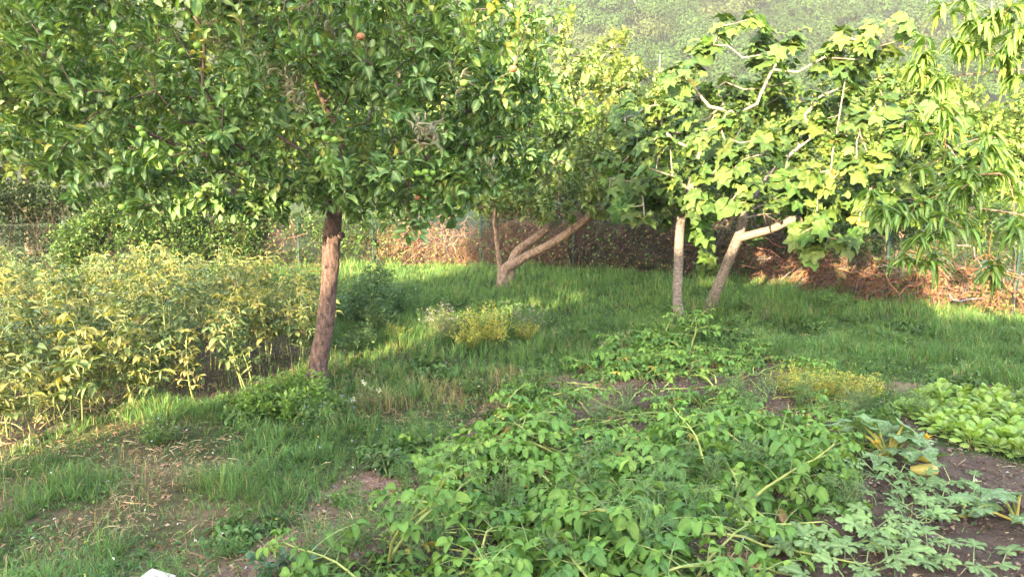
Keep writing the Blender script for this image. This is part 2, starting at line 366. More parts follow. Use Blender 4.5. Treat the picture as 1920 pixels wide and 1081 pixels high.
# ---------------------------------------------------------------- zones (in photo pixels, projected on the ground)
def poly(pts): return np.array([G(*p)[:2] for p in pts])
def inside(P, x, y):
    x = np.asarray(x, float); y = np.asarray(y, float); r = np.zeros(x.shape, bool); n = len(P)
    for i in range(n):
        x0, y0 = P[i]; x1, y1 = P[(i + 1) % n]
        c = ((y0 > y) != (y1 > y)) & (x < (x1 - x0) * (y - y0) / (y1 - y0 + 1e-12) + x0); r ^= c
    return r
Z_bean = poly([(-300, 545), (330, 540), (600, 560), (590, 690), (430, 750), (250, 775), (110, 812), (0, 850), (-300, 950)])
Z_pot = poly([(560, 1300), (620, 1081), (720, 950), (900, 850), (1000, 755), (1090, 710), (1230, 650), (1380, 650), (1520, 700), (1640, 735), (1570, 820), (1520, 890), (1410, 975), (1345, 1060), (1300, 1300)])
Z_let = poly([(1690, 770), (1760, 735), (2150, 750), (2250, 900), (1990, 890), (1880, 860), (1760, 825)])
Z_soil = poly([(1420, 1300), (1420, 1081), (1480, 985), (1590, 880), (1640, 800), (1680, 760), (1760, 820), (1900, 870), (2300, 920), (2600, 1300)])
Z_path = poly([(480, 1300), (390, 1060), (520, 980), (640, 890), (770, 810), (930, 750), (1040, 705), (1180, 660), (1240, 690), (1130, 740), (1000, 800), (900, 860), (760, 950), (640, 1081), (620, 1300)])
Z_dirt2 = poly([(1650, 745), (1660, 715), (1800, 715), (1960, 735), (1960, 750), (1780, 745)])
def ang(x, y, amt=0.25, s=1.5):
    return x + (fbm(x * s + 5, y * s, 3) - 0.5) * amt * 2, y + (fbm(x * s, y * s + 9, 3) - 0.5) * amt * 2

# ---------------------------------------------------------------- ground
def make_ground():
    xs = np.unique(np.concatenate([np.linspace(-900, -40, 24), np.linspace(-40, -9, 24), np.linspace(-9, 9, 260), np.linspace(9, 40, 24), np.linspace(40, 900, 24)]))
    ys = np.unique(np.concatenate([np.linspace(-300, -10, 14), np.linspace(-10, 2.6, 20), np.linspace(2.6, 12, 200), np.linspace(12, 22, 50), np.linspace(22, 60, 20), np.linspace(60, 1200, 30)]))
    X, Y = np.meshgrid(xs, ys); Z = gz(X, Y)
    wx, wy = ang(X, Y)
    soil = inside(Z_soil, wx, wy) | inside(Z_pot, wx, wy) | inside(Z_bean, wx, wy); near = (np.abs(X) < 9) & (Y < 13) & (Y > 2)
    Z = Z + np.where(soil & near, (fbm(X * 9, Y * 9, 3) - 0.5) * 0.07, 0)
    Z = np.where(Y > 30, -0.02 * np.clip(Y - 30, 0, 60) * 0, Z)
    green = np.array([0.040, 0.062, 0.022]); brown = np.array([0.125, 0.088, 0.068]); dark = np.array([0.088, 0.064, 0.052]); straw = np.array([0.17, 0.108, 0.078])
    f = fbm(X * 1.1, Y * 1.1, 4)[..., None]
    near_b = np.clip((9 - Y) / 5, 0, 1)[..., None]
    turf = green * (1 - near_b * 0.6 * np.clip((f - 0.35) * 4, 0, 1)) + straw * near_b * 0.6 * np.clip((f - 0.35) * 4, 0, 1)
    col = np.where(soil[..., None], dark, turf)
    p = (inside(Z_path, wx, wy) | inside(Z_dirt2, wx, wy))[..., None]
    col = np.where(p, np.array([0.180, 0.122, 0.100]), col)
    n, m = X.shape; i = np.arange(n - 1)[:, None] * m; j = np.arange(m - 1)[None]
    F = np.stack([i + j, i + j + 1, i + m + j + 1, i + m + j], -1).reshape(-1)
    g = Geo(); g.raw(np.stack([X, Y, Z], -1).reshape(-1, 3), F, np.full((n - 1) * (m - 1), 4), col.reshape(-1, 3))
    tag(g.build('ground', M_ground), kind='structure')
make_ground()

# ---------------------------------------------------------------- unseen building added behind the camera, shaped to cast the garden's shade
def shadow_house():
    root = empty('shadow_house', (-3.0, -9.0, 0)); tag(root, 'low rendered building with a hipped tile roof, added out of view to shade the garden', 'shadow_house')
    g = Geo(); g.box((-5.3, -2.5, -.2), (-.5, 2.5, 3.0), (.55, .50, .42)); g.build('wall', M_wall, root, smooth=False)
    g = Geo(); g.box((-.5, -2.45, -.2), (8.5, 2.45, 2.7), (.55, .50, .42)); g.build('wall', M_wall, root, smooth=False)
    for (x0, x1, y, e, r, hp, c) in ((-5.8, .1, 2.9, 2.95, 6.25, .5, (.32, .15, .10)), (-1.6, 9.2, 3.1, 2.65, 5.3, 1.2, (.32, .16, .11))):
        g = Geo(); a = [(x0, -y, e), (x1, -y, e), (x1, y, e), (x0, y, e), (x0 + hp, 0, r), (x1 - hp, 0, r), (x0, -y, e - .12), (x1, -y, e - .12), (x1, y, e - .12), (x0, y, e - .12)]
        g.raw(a, [0, 1, 5, 4, 2, 3, 4, 5, 1, 2, 5, 3, 0, 4, 9, 8, 7, 6, 0, 6, 7, 1, 1, 7, 8, 2, 2, 8, 9, 3, 3, 9, 6, 0], [4, 4, 3, 3, 4, 4, 4, 4, 4], c); g.build('roof', M_wall, root, smooth=False)
    for x in (-4.6, -2.6, -3.6):
        g = Geo(); g.box((x, 2.5, 1.0), (x + .7, 2.55, 2.3), (.5, .5, .48)); w_ = g.build('window', M_paint, root, smooth=False); g = Geo(); g.box((x + .08, 2.55, 1.08), (x + .62, 2.556, 2.22), (.03, .035, .04)); g.build('pane', M_paint, w_, smooth=False)
    g = Geo(); g.box((-1.6, 2.5, 0), (-.7, 2.56, 2.1), (.16, .09, .05)); g.build('door', M_paint, root, smooth=False)
shadow_house()

# ---------------------------------------------------------------- hillside and its wood
def hz_(x, y):
    d = np.clip(y - 90, 0, 900)
    return -2 + d * 0.36 + (fbm(x * 0.012 + 3, y * 0.012, 3) - 0.5) * 38 * np.clip(d / 80, 0, 1) + (x * 0.03) * np.clip(d / 200, 0, 1)
def make_hill():
    xs = np.linspace(-700, 900, 120); ys = np.linspace(88, 1000, 90)
    X, Y = np.meshgrid(xs, ys); Z = hz_(X, Y)
    n, m = X.shape; i = np.arange(n - 1)[:, None] * m; j = np.arange(m - 1)[None]
    F = np.stack([i + j, i + j + 1, i + m + j + 1, i + m + j], -1).reshape(-1)
    g = Geo(); g.raw(np.stack([X, Y, Z], -1).reshape(-1, 3), F, np.full((n - 1) * (m - 1), 4), np.array([0.03, 0.045, 0.02]))
    tag(g.build('hillside', M_hill), kind='structure')
    rg = np.random.default_rng(21); g = Geo(); K = 6600
    y = 130 + 520 * rg.random(K) ** 0.8; x = (rg.random(K) * 1.15 - 0.22) * (y * 0.72)
    z = hz_(x, y); R_ = rg.uniform(1.7, 4.0, K) * (0.8 + fbm(x * .02, y * .02, 2) * 0.6)
    hue = fbm(x * 0.02 + 9, y * 0.02, 3)
    nl = 300
    base = np.where((hue > 0.62)[:, None], np.array([0.046, 0.070, 0.026]), np.array([0.032, 0.068, 0.020])) * rg.uniform(0.75, 1.25, (K, 1))
    d = rsph(K * nl, rg); d[:, 2] = np.abs(d[:, 2]) * 1.1 - 0.25
    cc = np.repeat(np.stack([x, y, z + R_ * 1.0], 1), nl, 0); Rr = np.repeat(R_, nl)
    P = cc + d * Rr[:, None] * rg.uniform(0.75, 1.05, (K * nl, 1))
    D = np.cross(d, rsph(K * nl, rg))
    scatter(g, [tiny], P, D, d + rsph(K * nl, rg) * 0.15, rg.uniform(0.32, 0.62, K * nl), np.repeat(base, nl, 0) * rg.uniform(0.75, 1.25, (K * nl, 1)), rg, 1.6)
    tr = rg.choice(K, 160, replace=False)
    for q in tr:
        h = R_[q] * rg.uniform(1.8, 3.0); a = rg.uniform(-1, 1, 2) * 2
        g.tube([(x[q] + a[0], y[q] - 2, z[q]), (x[q] + a[0] + rg.normal() * .6, y[q] - 2, z[q] + h)], [0.28, 0.1], 3, (0.34, 0.31, 0.27), cap=False)
    tag(g.build('hillside_forest', M_hill), 'pale wooded hillside rising far behind the orchard', 'forest', kind='stuff')
make_hill()

# ---------------------------------------------------------------- trees
def grow(roots, targets, rg, seg=0.22, jit=0.05, lenw=0.35, sag=0.0):
    """greedy branching: roots = list of polylines already built (arrays); returns nodes, parents, tip indices"""
    P = []; par = []; plen = []
    for rl in roots:
        start, pts = rl
        for k, p in enumerate(pts):
            if k == 0 and start is not None: prev = start; continue
            P.append(np.array(p, float)); par.append(prev if (k > 0 or start is not None) else -1)
            L = 0 if par[-1] < 0 else plen[par[-1]] + np.linalg.norm(P[-1] - P[par[-1]]); plen.append(L); prev = len(P) - 1
    nroot = len(P)
    A = np.zeros((nroot + len(targets) * 30, 3)); A[:nroot] = P; LN = np.zeros(len(A)); LN[:nroot] = plen; par = par + [0] * (len(A) - nroot); n = nroot
    org = A[nroot - 1] if len(roots) == 1 else A[:nroot].mean(0)
    order = np.argsort(np.linalg.norm(targets - org, axis=1)); tips = []
    allow = np.zeros(len(A), bool); allow[:nroot] = True
    for rl_i in range(nroot):
        if A[rl_i][2] < ROOTZ[0]: allow[rl_i] = False
    for o in order:
        t = targets[o]; d = np.linalg.norm(A[:n] - t, axis=1)
        c = np.where(allow[:n], d + lenw * LN[:n] * 0.5, 1e9); b = int(np.argmin(c)); a = A[b]
        L = d[b]; k = max(1, int(L / seg)); prev = b
        for s in range(1, k + 1):
            if n >= len(A): break
            f = s / k; q = a + (t - a) * f + rg.normal(0, jit, 3) * (1 if s < k else 0) * min(1, L)
            q[2] += sag * math.sin(f * math.pi) * L
            A[n] = q; par[n] = prev; LN[n] = LN[prev] + np.linalg.norm(q - A[prev]); allow[n] = True; prev = n; n += 1
        tips.append(prev)
    return A[:n], np.array(par[:n]), np.array(tips)
ROOTZ = [0.0]
def radii(A, par, tips, r0=0.004, e=2.3, rmax=None):
    n = len(A); acc = np.zeros(n); has = np.zeros(n, bool)
    for i in range(n - 1, -1, -1):
        if not has[i]: acc[i] = r0 ** e
        if par[i] >= 0: acc[par[i]] += acc[i]; has[par[i]] = True
    r = acc ** (1 / e)
    if rmax: r = np.minimum(r, rmax)
    return r
def branch_geo(A, par, r, nskip, col, wob=0.1):
    """tubes along the chains; nodes under nskip (the trunk) are left out"""
    g = Geo(); n = len(A); kids = [[] for _ in range(n)]
    for i in range(n):
        if par[i] >= 0: kids[par[i]].append(i)
    starts = []
    for i in range(n):
        if par[i] >= 0:
            b = max(kids[par[i]], key=lambda k: r[k])
            if (i != b or par[i] < nskip or par[par[i]] < 0) and i >= nskip: starts.append(i)
    for s in starts:
        ch = [par[s], s]; c = s
        while kids[c]:
            c = max(kids[c], key=lambda k: r[k])
            if c < nskip: break
            ch.append(c)
        rr = r[ch].copy(); rr[0] = min(r[ch[0]], r[s] * 1.15)
        m = rr.max(); sides = 10 if m > 0.03 else (6 if m > 0.012 else 4)
        cc = np.array([col] * len(ch)) if np.ndim(col) == 1 else np.array(col(rr))
        g.tube(A[ch], rr, sides, cc, cap=False, wob=wob if m > 0.015 else 0, rs=s)
    return g
def ellipsoid_pts(n, c, r, rg, shell=0.5, hole=0.0, hs=0.7, zmin=None):
    out = []
    c = np.array(c); r = np.array(r)
    while len(out) < n:
        d = rsph(n, rg); u = shell + (1 - shell) * rg.random(n) ** 0.5
        u = np.where(rg.random(n) < 0.22, rg.random(n) ** .5, u)
        lump = 0.86 + 0.3 * fbm(d[:, 0] * 2.2 + c[0], d[:, 1] * 2.2 + d[:, 2] * 2.2, 2)
        p = c + d * r * (u * lump)[:, None]
        k = fbm(p[:, 0] / hs + 7, p[:, 1] / hs + p[:, 2] / hs * 1.3, 3) > hole
        if zmin is not None: k &= p[:, 2] > zmin + 0.25 * (fbm(p[:, 0] * 1.5, p[:, 1] * 1.5, 2) - .5)
        out += list(p[k])
    return np.array(out[:n])
def tip_dirs(A, par, tips, back=2):
    q = tips.copy()
    for _ in range(back): q = np.where(par[q] >= 0, par[q], q)
    d = A[tips] - A[q]; return d / (np.linalg.norm(d, axis=1)[:, None] + 1e-6), A[q]
def rosettes(geo, Ts, tipP, tipD, per, L, cols, wts, rg, spread=1.1, up=0.5, droop=0.15, back=0.28, sizev=0.25, amt=0.18, wid=1.0, upn=1.0):
    n = len(tipP) * per; P0 = np.repeat(tipP, per, 0); D0 = np.repeat(tipD, per, 0)
    f = rg.random((n, 1)) ** 1.4
    P = P0 - D0 * f * back + rg.normal(0, 0.012, (n, 3))
    s = rsph(n, rg); s -= D0 * (s * D0).sum(1)[:, None]; s /= np.linalg.norm(s, axis=1)[:, None] + 1e-9
    D = s * spread + D0 * rg.uniform(0.1, 0.9, (n, 1)) + np.array([0, 0, up]) * rg.uniform(0.2, 1, (n, 1)); D[:, 2] -= droop
    Nn = np.array([0, 0, upn]) + D0 * 0.3 + rg.normal(0, 0.45, (n, 3))
    P = P + s * 0.02
    Ll = L * (1 + rg.normal(0, sizev, n)).clip(0.45, 1.5)
    # colour coherent per tip
    ct = vary(cols, wts, len(tipP), rg, amt * 0.7); mixc = vary(cols, wts, n, rg, amt)
    k = rg.random((n, 1)) < 0.65
    col = np.where(k, np.repeat(ct, per, 0) * (1 + rg.normal(0, amt * .5, (n, 1))), mixc)
    scatter(geo, Ts, P, D, Nn, Ll, col.clip(0.004, 0.9), rg, wid)

def lathe_apple(geo, p, r, col, col2=None):
    n = 12; m = 9; v = []; cc = []
    for i in range(m + 1):
        a = math.pi * i / m; rr = r * math.sin(a) * (1 + 0.06 * math.cos(a)); z = r * 0.93 * math.cos(a) - r * 0.28 * math.exp(-(a / 0.35) ** 2) + r * 0.15 * math.exp(-((math.pi - a) / 0.3) ** 2)
        for j in range(n):
            b = 2 * math.pi * j / n; v.append((p[0] + rr * math.cos(b), p[1] + rr * math.sin(b), p[2] + z))
            w = 0.5 - 0.5 * math.cos(b + 1.2); cc.append(np.array(col) * (1 - w) + np.array(col2 if col2 is not None else col) * w)
    F = []
    for i in range(m):
        for j in range(n): F += [i * n + j, i * n + (j + 1) % n, (i + 1) * n + (j + 1) % n, (i + 1) * n + j][::-1]
    geo.raw(v, F, [4] * (m * n), np.array(cc))
def add_apple(p, r, parent, col, col2=None):
    g = Geo(); lathe_apple(g, (0, 0, 0), r, col, col2); o = g.build('apple', M_fruit, parent); o.location = p
    g = Geo(); g.tube([(0, 0, r * 0.6), (0.003, 0.002, r * 1.0), (0.008, 0, r * 1.5)], [0.0016, 0.0014, 0.0018], 5, (0.10, 0.08, 0.04)); g.build('stalk', M_twig, o)
    return o

def smooth_path(pts, rad, k=6):
    pts = np.array(pts, float); rad = np.array(rad, float); out = []; ro = []
    n = len(pts)
    for i in range(n - 1):
        p0 = pts[max(i - 1, 0)]; p1 = pts[i]; p2 = pts[i + 1]; p3 = pts[min(i + 2, n - 1)]
        for s in range(k):
            t = s / k; out.append(0.5 * ((2 * p1) + (-p0 + p2) * t + (2 * p0 - 5 * p1 + 4 * p2 - p3) * t * t + (-p0 + 3 * p1 - 3 * p2 + p3) * t ** 3)); ro.append(rad[i] * (1 - t) + rad[i + 1] * t)
    out.append(pts[-1]); ro.append(rad[-1]); return np.array(out), np.array(ro)

# ---- apple tree
def apple_tree():
    rg = np.random.default_rng(11)
    base = G3(590, 738); Y0 = base[1]
    root = empty('apple_tree', base)
    tag(root, 'apple tree with a leaning dark scaly trunk and a wide crown of small green apples', 'apple tree', 'fruit trees in the garden')
    off = lambda p: np.asarray(p) - base
    pts = [base + [-0.01, 0, -0.12], base + [0, 0, 0.02], W(598, 680, Y0), W(611, 600, Y0), W(618, 520, Y0), W(622, 450, Y0 + .01), W(627, 395, Y0 + .02)]
    rd = [0.135, 0.112, 0.086, 0.077, 0.073, 0.080, 0.07]
    tp, tr = smooth_path(pts, rd, 10); g = Geo()
    g.tube(off(tp), tr, 28, (0.092, 0.064, 0.060), wob=0.16, rs=3)
    # knots where limbs were cut
    for (px, py, s) in ((609, 446, 0.022), (639, 441, 0.026), (612, 500, 0.018)):
        kp = off(W(px, py, Y0 - 0.04)); g.tube([kp + [0, 0.03, 0], kp + [0, -0.03, 0.0], kp + [0, -0.045, 0]], [s * 1.2, s, s * .5], 10, (0.075, 0.055, 0.055), wob=0.1, rs=px)
    for a_ in (0.4, 2.3, 3.6, 5.2):
        e_ = np.array([math.cos(a_), math.sin(a_), 0]); q_, r_ = smooth_path([e_ * .03 + [0, 0, .22], e_ * .09 + [0, 0, .08], e_ * .17 + [0, 0, .0], e_ * .27 + [0, 0, -.06]], [.06, .05, .035, .015], 4); g.tube(q_, r_, 9, (0.092, 0.064, 0.060), wob=.15, rs=a_)
    tk = g.build('trunk', M_bark, root)
    fork = W(629, 375, Y0 + .02)
    mains = [[fork, fork + [-0.45, -0.1, 0.22], fork + [-1.1, -0.35, 0.42], fork + [-1.9, -0.3, 0.75]],
             [fork, fork + [0.35, -0.25, 0.25], fork + [0.9, -0.35, 0.55], fork + [1.6, -0.2, 1.0]],
             [fork, fork + [-0.2, 0.4, 0.3], fork + [-0.9, 0.9, 0.7]],
             [fork, fork + [0.1, -0.1, 0.5], fork + [-0.1, -0.2, 1.1], fork + [0.1, -0.1, 1.9]],
             [fork, fork + [0.3, 0.5, 0.4], fork + [0.9, 1.0, 1.0]],
             [fork, fork + [-0.3, -0.5, 0.2], fork + [-0.7, -1.0, 0.6]]]
    roots = [(None, list(tp[-3:]) + [fork])]; 
    P = []; 
    rl = [(None, [tp[-2], fork])]; idx = 2
    for m in mains:
        mp, _ = smooth_path(m, [1] * len(m), 5); rl.append((1, list(mp))); idx += len(mp) - 1
    T1 = ellipsoid_pts(1050, (-2.05, 6.85, 2.85), (2.65, 2.0, 1.5), rg, 0.55, 0.41, 0.7, zmin=1.68)
    # hanging sprays along the lower edge of the crown (photo px, depth)
    low = [(530, 400, 6.1), (240, 385, 5.9), (375, 370, 5.6), (300, 380, 5.7), (800, 400, 5.6), (780, 430, 5.6), (830, 400, 5.8), (680, 400, 6.2), (440, 385, 5.8), (480, 370, 5.9), (160, 350, 5.9), (720, 330, 5.3), (640, 330, 5.2), (880, 380, 6.0), (100, 330, 6.0), (570, 360, 6), (850, 350, 5.6), (930, 360, 6.2), (980, 340, 6.6), (760, 400, 5.8), (20, 300, 5.8)]
    T2 = np.array([W(*q) + rg.normal(0, 0.06, 3) for q in low for _ in range(3)])
    ROOTZ[0] = fork[2] - 0.01
    A, par, tips = grow(rl, np.concatenate([T1, T2]), rg, 0.2, 0.045, 0.3, 0.05)
    r = radii(A, par, tips, 0.0032, 2.25, 0.07)
    r[:2] = tr[-1]
    bg_ = branch_geo(A - base, par, r, 1, (0.085, 0.062, 0.055))
    bg_.build('branch', M_twig, root)
    d, _ = tip_dirs(A, par, tips)
    cols = [(0.045, 0.110, 0.034), (0.065, 0.142, 0.042), (0.090, 0.175, 0.048), (0.135, 0.21, 0.055), (0.27, 0.28, 0.06)]
    g = Geo(); rosettes(g, apples_l, A[tips] - base, d, 24, 0.084, cols, (4, 5, 3, 1.2, 0.25), rg, 1.0, 0.5, 0.1, 0.28)
    # upright young shoots above the crown surface
    sh = tips[(A[tips][:, 2] > 2.6) & (rg.random(len(tips)) < 0.5)]
    sp = []; sd_ = []; tw = Geo()
    for s in sh:
        h = rg.uniform(0.25, 0.6); dr = np.array([rg.normal() * .22, rg.normal() * .2 - 0.05, 1.0]); p = A[s]
        q = [p + dr * h * f + np.array([rg.normal(), rg.normal(), 0]) * 0.012 for f in (0, .33, .66, 1)]
        tw.tube(np.array(q) - base, [0.004, 0.0035, 0.003, 0.002], 4, (0.10, 0.075, 0.05), cap=False)
        for f in (0.35, 0.55, 0.75, 1.0): sp.append(p + dr * h * f); sd_.append(dr / np.linalg.norm(dr))
    rosettes(g, apples_l, np.array(sp) - base, np.array(sd_), 5, 0.078, cols[1:], (4, 4, 2, 0.4), rg, 0.6, 0.8, 0.0, 0.12)
    g.build('crown', M_apple, root); tw.build('twigs', M_twig, root)
    # mildewed pale shoot tips
    mg = Geo(); mp = []; md = []
    for (px, py, Y) in ((395, 45, 5.3), (408, 70, 5.3), (400, 20, 5.5), (530, 130, 5.1), (535, 160, 5.1), (480, 95, 5.2), (590, 25, 5.6), (620, 60, 5.4), (740, 60, 5.6), (750, 55, 5.6), (790, 225, 5.1), (800, 240, 5.1), (845, 130, 5.4), (905, 290, 5.7), (565, 10, 5.6), (860, 40, 6.0), (470, 40, 5.6), (60, 92, 5.7)):
        mp.append(W(px, py, Y - .12)); mp.append(W(px + 12, py + 14, Y - .12)); md.append([rg.normal() * .4, -.2, 1]); md.append([rg.normal() * .3, -.2, 1])
    rosettes(mg, [bean_l[2]], np.array(mp) - base, np.array(md) / 1.05, 11, 0.085, [(0.22, 0.21, 0.18), (0.19, 0.23, 0.15), (0.13, 0.20, 0.10)], (3, 2, 2), rg, 0.5, 0.7, 0.0, 0.16, wid=0.8)
    o = mg.build('mildewed_shoot_leaves', M_bean, root); o['label'] = 'pale grey curled mildewed leaves on the shoot tips'
    cen = np.array([-2.05, 6.85, 2.85]); rr = np.array([2.85, 2.0, 1.5]) * 1.0
    grn = (0.13, 0.24, 0.04); 
    for (px, py, s, red) in ((370, 86, 0.027, 0), (342, 96, 0.022, 0), (610, 259, 0.026, 0), (627, 262, 0.024, 0), (405, 285, 0.025, 0), (783, 325, 0.024, 0), (797, 322, 0.025, 0), (811, 324, 0.023, 0), (803, 336, 0.024, 0), (676, 69, 0.030, 1), (962, 129, 0.03, 1), (783, 371, 0.026, 1), (796, 371, 0.024, 1), (875, 368, 0.024, 0), (869, 156, 0.026, 0), (262, 241, 0.025, 0), (268, 251, 0.024, 0), (374, 365, 0.025, 0), (229, 388, 0.03, 0), (538, 382, 0.026, 0), (14, 285, 0.027, 0), (870, 396, 0.023, 0), (460, 323, 0.02, 0), (940, 352, 0.02, 0)):
        d = ray(px, py); o_ = np.array([0, 0, CAM_H]); a = ((d / rr) ** 2).sum(); b = 2 * ((o_ - cen) / rr * d / rr).sum(); c = (((o_ - cen) / rr) ** 2).sum() - 1
        disc = b * b - 4 * a * c; t = (-b - math.sqrt(disc)) / (2 * a) if disc > 0 else 5.9 / d[1]
        t = max(t, 5.0) - 0.10
        p = o_ + d * t
        a_ = add_apple(p - base, s, root, (0.20, 0.085, 0.05) if red else grn, (0.20, 0.20, 0.07) if red else (0.17, 0.28, 0.055))
        if red: a_['label'] = 'apple flushed red on one side'
    return A, tips
AT = apple_tree()

# ---- fig tree
def fig_tree():
    rg = np.random.default_rng(12)
    base = G3(1275, 606); root = empty('fig_tree', base)
    tag(root, 'fig tree with two smooth grey trunks spreading in a V and large lobed leaves', 'fig tree', 'fruit trees in the garden')
    off = lambda p: np.asarray(p) - base
    b2 = G3(1326, 590); Yb = base[1]
    t1, r1 = smooth_path([base + [0, 0, -.1], base + [0, 0, .02], W(1270, 560, Yb), W(1272, 500, Yb), W(1275, 428, Yb - .05), W(1285, 385, Yb - .1), W(1300, 330, Yb - .1), W(1318, 270, Yb - .1)], [0.12, 0.088, 0.065, 0.064, 0.060, 0.052, 0.042, 0.03], 8)
    t2, r2 = smooth_path([b2 + [-.02, 0, -.1], b2 + [0, 0, .02], W(1343, 545, 10.5), W(1365, 490, 10.3), W(1386, 440, 10.1), W(1400, 395, 10.1), W(1430, 340, 10.2)], [0.11, 0.09, 0.074, 0.070, 0.066, 0.05, 0.035], 8)
    cut, rc = smooth_path([W(1384, 446, 10.1), W(1415, 438, 10.0), W(1450, 428, 9.9), W(1480, 414, 9.85), W(1530, 402, 9.8), W(1610, 375, 9.8), W(1690, 372, 9.7)], [0.06, 0.052, 0.05, 0.055, 0.03, 0.022, 0.014], 5)
    g = Geo(); g.tube(off(t1), r1, 24, (0.135, 0.118, 0.112), wob=0.07, rs=1); g.build('trunk', M_figbark, root)
    g = Geo(); g.tube(off(t2), r2, 24, (0.135, 0.118, 0.112), wob=0.07, rs=2); g.build('trunk', M_figbark, root)
    g = Geo(); g.tube(off(cut), rc, 14, (0.18, 0.14, 0.12), wob=0.06, rs=4); lo = g.build('limb', M_figbark, root); lo['label'] = 'pruned limb bending out low from the slanting trunk'
    rl = [(None, [t1[-2], t1[-1]]), (None, [t2[-2], t2[-1]])]
    rl.append((None, [p for p in cut[18:]]))
    limbs = [[(1272, 410, 10.0), (1262, 360, 9.9), (1232, 330, 9.8), (1235, 290, 9.9)], [(1290, 400, 10.), (1305, 320, 9.9), (1325, 250, 10.0), (1340, 215, 10.)],
             [(1392, 405, 10.1), (1440, 330, 10.3), (1520, 260, 10.3), (1600, 220, 10.3)], [(1295, 360, 10.3), (1240, 350, 10.4), (1190, 340, 10.4)], [(1400, 400, 10.1), (1480, 360, 9.8), (1545, 330, 9.6)],
             [(1300, 360, 9.6), (1350, 310, 9.5), (1390, 240, 9.6)], [(1330, 200, 10), (1300, 150, 10), (1345, 80, 10)]]
    for L in limbs:
        q, _ = smooth_path([W(*p) for p in L], [1] * len(L), 4); rl.append((None, list(q)))
    # join the separate limbs to the first trunks by position: each limb starts on its trunk's end
    c = W(1430, 270, 10.3)
    T = ellipsoid_pts(330, c + [.4, 0, .05], (2.75, 1.7, 1.42), rg, 0.45, 0.46, 0.6)
    ex = [(1345, 40, 9.8), (1300, 70, 10), (1380, 30, 10), (1335, 95, 9.9), (1420, 40, 9.9), (1500, 60, 10), (1690, 60, 10), (1680, 40, 9.9), (1540, 110, 9.9), (1460, 120, 10), (1600, 115, 10), (1310, 480, 10.9), (1330, 500, 11),  (1250, 250, 9.3), (1160, 330, 9.7), (1185, 390, 9.5), (1210, 405, 9.4), (1140, 380, 9.7), (1370, 380, 9.2), (1330, 370, 9.1), (1300, 380, 9.2), (1430, 390, 9.2), (1560, 320, 9.2), (1600, 300, 9.2), (1650, 330, 9.3), (1525, 425, 8.9), (1550, 440, 8.9), (1530, 470, 8.8), (1575, 455, 8.9), (1500, 430, 9.0), (1600, 440, 9.0), (1260, 330, 9.3), (1720, 350, 9.4), (1700, 300, 9.6), (1480, 350, 9.2), (1400, 330, 9.0)]
    T2 = np.array([W(*q) + rg.normal(0, 0.05, 3) for q in ex])
    ROOTZ[0] = -5
    A, par, tips = grow(rl, np.concatenate([T, T2]), rg, 0.22, 0.045, 0.25, -0.12)
    r = radii(A, par, tips, 0.0085, 2.7, 0.055)
    branch_geo(A - base, par, r, 0, (0.21, 0.18, 0.15), 0.06).build('branch', M_figbark, root)
    d, _ = tip_dirs(A, par, tips)
    d = d * 0.6 + np.array([0, -0.15, 0.7]); d /= np.linalg.norm(d, axis=1)[:, None]
    per = 7; n = len(tips) * per; g = Geo(); pet = Geo()
    P0 = np.repeat(A[tips], per, 0) - base; D0 = np.repeat(d, per, 0); s = rsph(n, rg); s -= D0 * (s * D0).sum(1)[:, None]; s /= np.linalg.norm(s, axis=1)[:, None]
    pl = rg.uniform(0.05, 0.16, (n, 1)); st = P0 - D0 * rg.random((n, 1)) * 0.22; E = st + (s * 0.85 + D0 * 0.5) * pl
    D = s + D0 * 0.1 + np.array([0, 0, -0.45]) + rg.normal(0, 0.3, (n, 3)); Nn = np.array([0, -0.3, 0.9]) + D0 * 0.5 + s * 0.35 + rg.normal(0, 0.5, (n, 3))
    L = 0.165 * (1 + rg.normal(0, 0.3, n)).clip(0.4, 1.5)
    qx, qy = topix(E + base); dep = (E + base)[:, 1]; w_ = rg.random(n)
    keep = ~(((qx > 1235) & (qx < 1305) & (qy > 405) & (dep < 10.3)) | ((qx > 1340) & (qx < 1490) & (qy > 392) & (qy < 480) & (dep < 10.6)) | (w_ < .06))
    P0, D0, s, st, E, D, Nn, L = [a_[keep] for a_ in (P0, D0, s, st, E, D, Nn, L)]; n = len(E)
    col = vary([(0.075, 0.15, 0.042), (0.10, 0.18, 0.046), (0.13, 0.21, 0.05), (0.05, 0.10, 0.03), (0.26, 0.25, 0.06)], (4, 4, 3, 2, 0.12), n, rg, 0.2)
    scatter(g, figs, E, D, Nn, L, col.clip(0.005, 1), rg)
    for i in range(n):
        pet.tube([st[i], (st[i] + E[i]) / 2 + [0, 0, 0.01], E[i]], [0.0035, 0.003, 0.003], 3, (0.20, 0.26, 0.08), cap=False)
    g.build('crown', M_fig, root); pet.build('leaf_stalks', M_stem, root)
fig_tree()

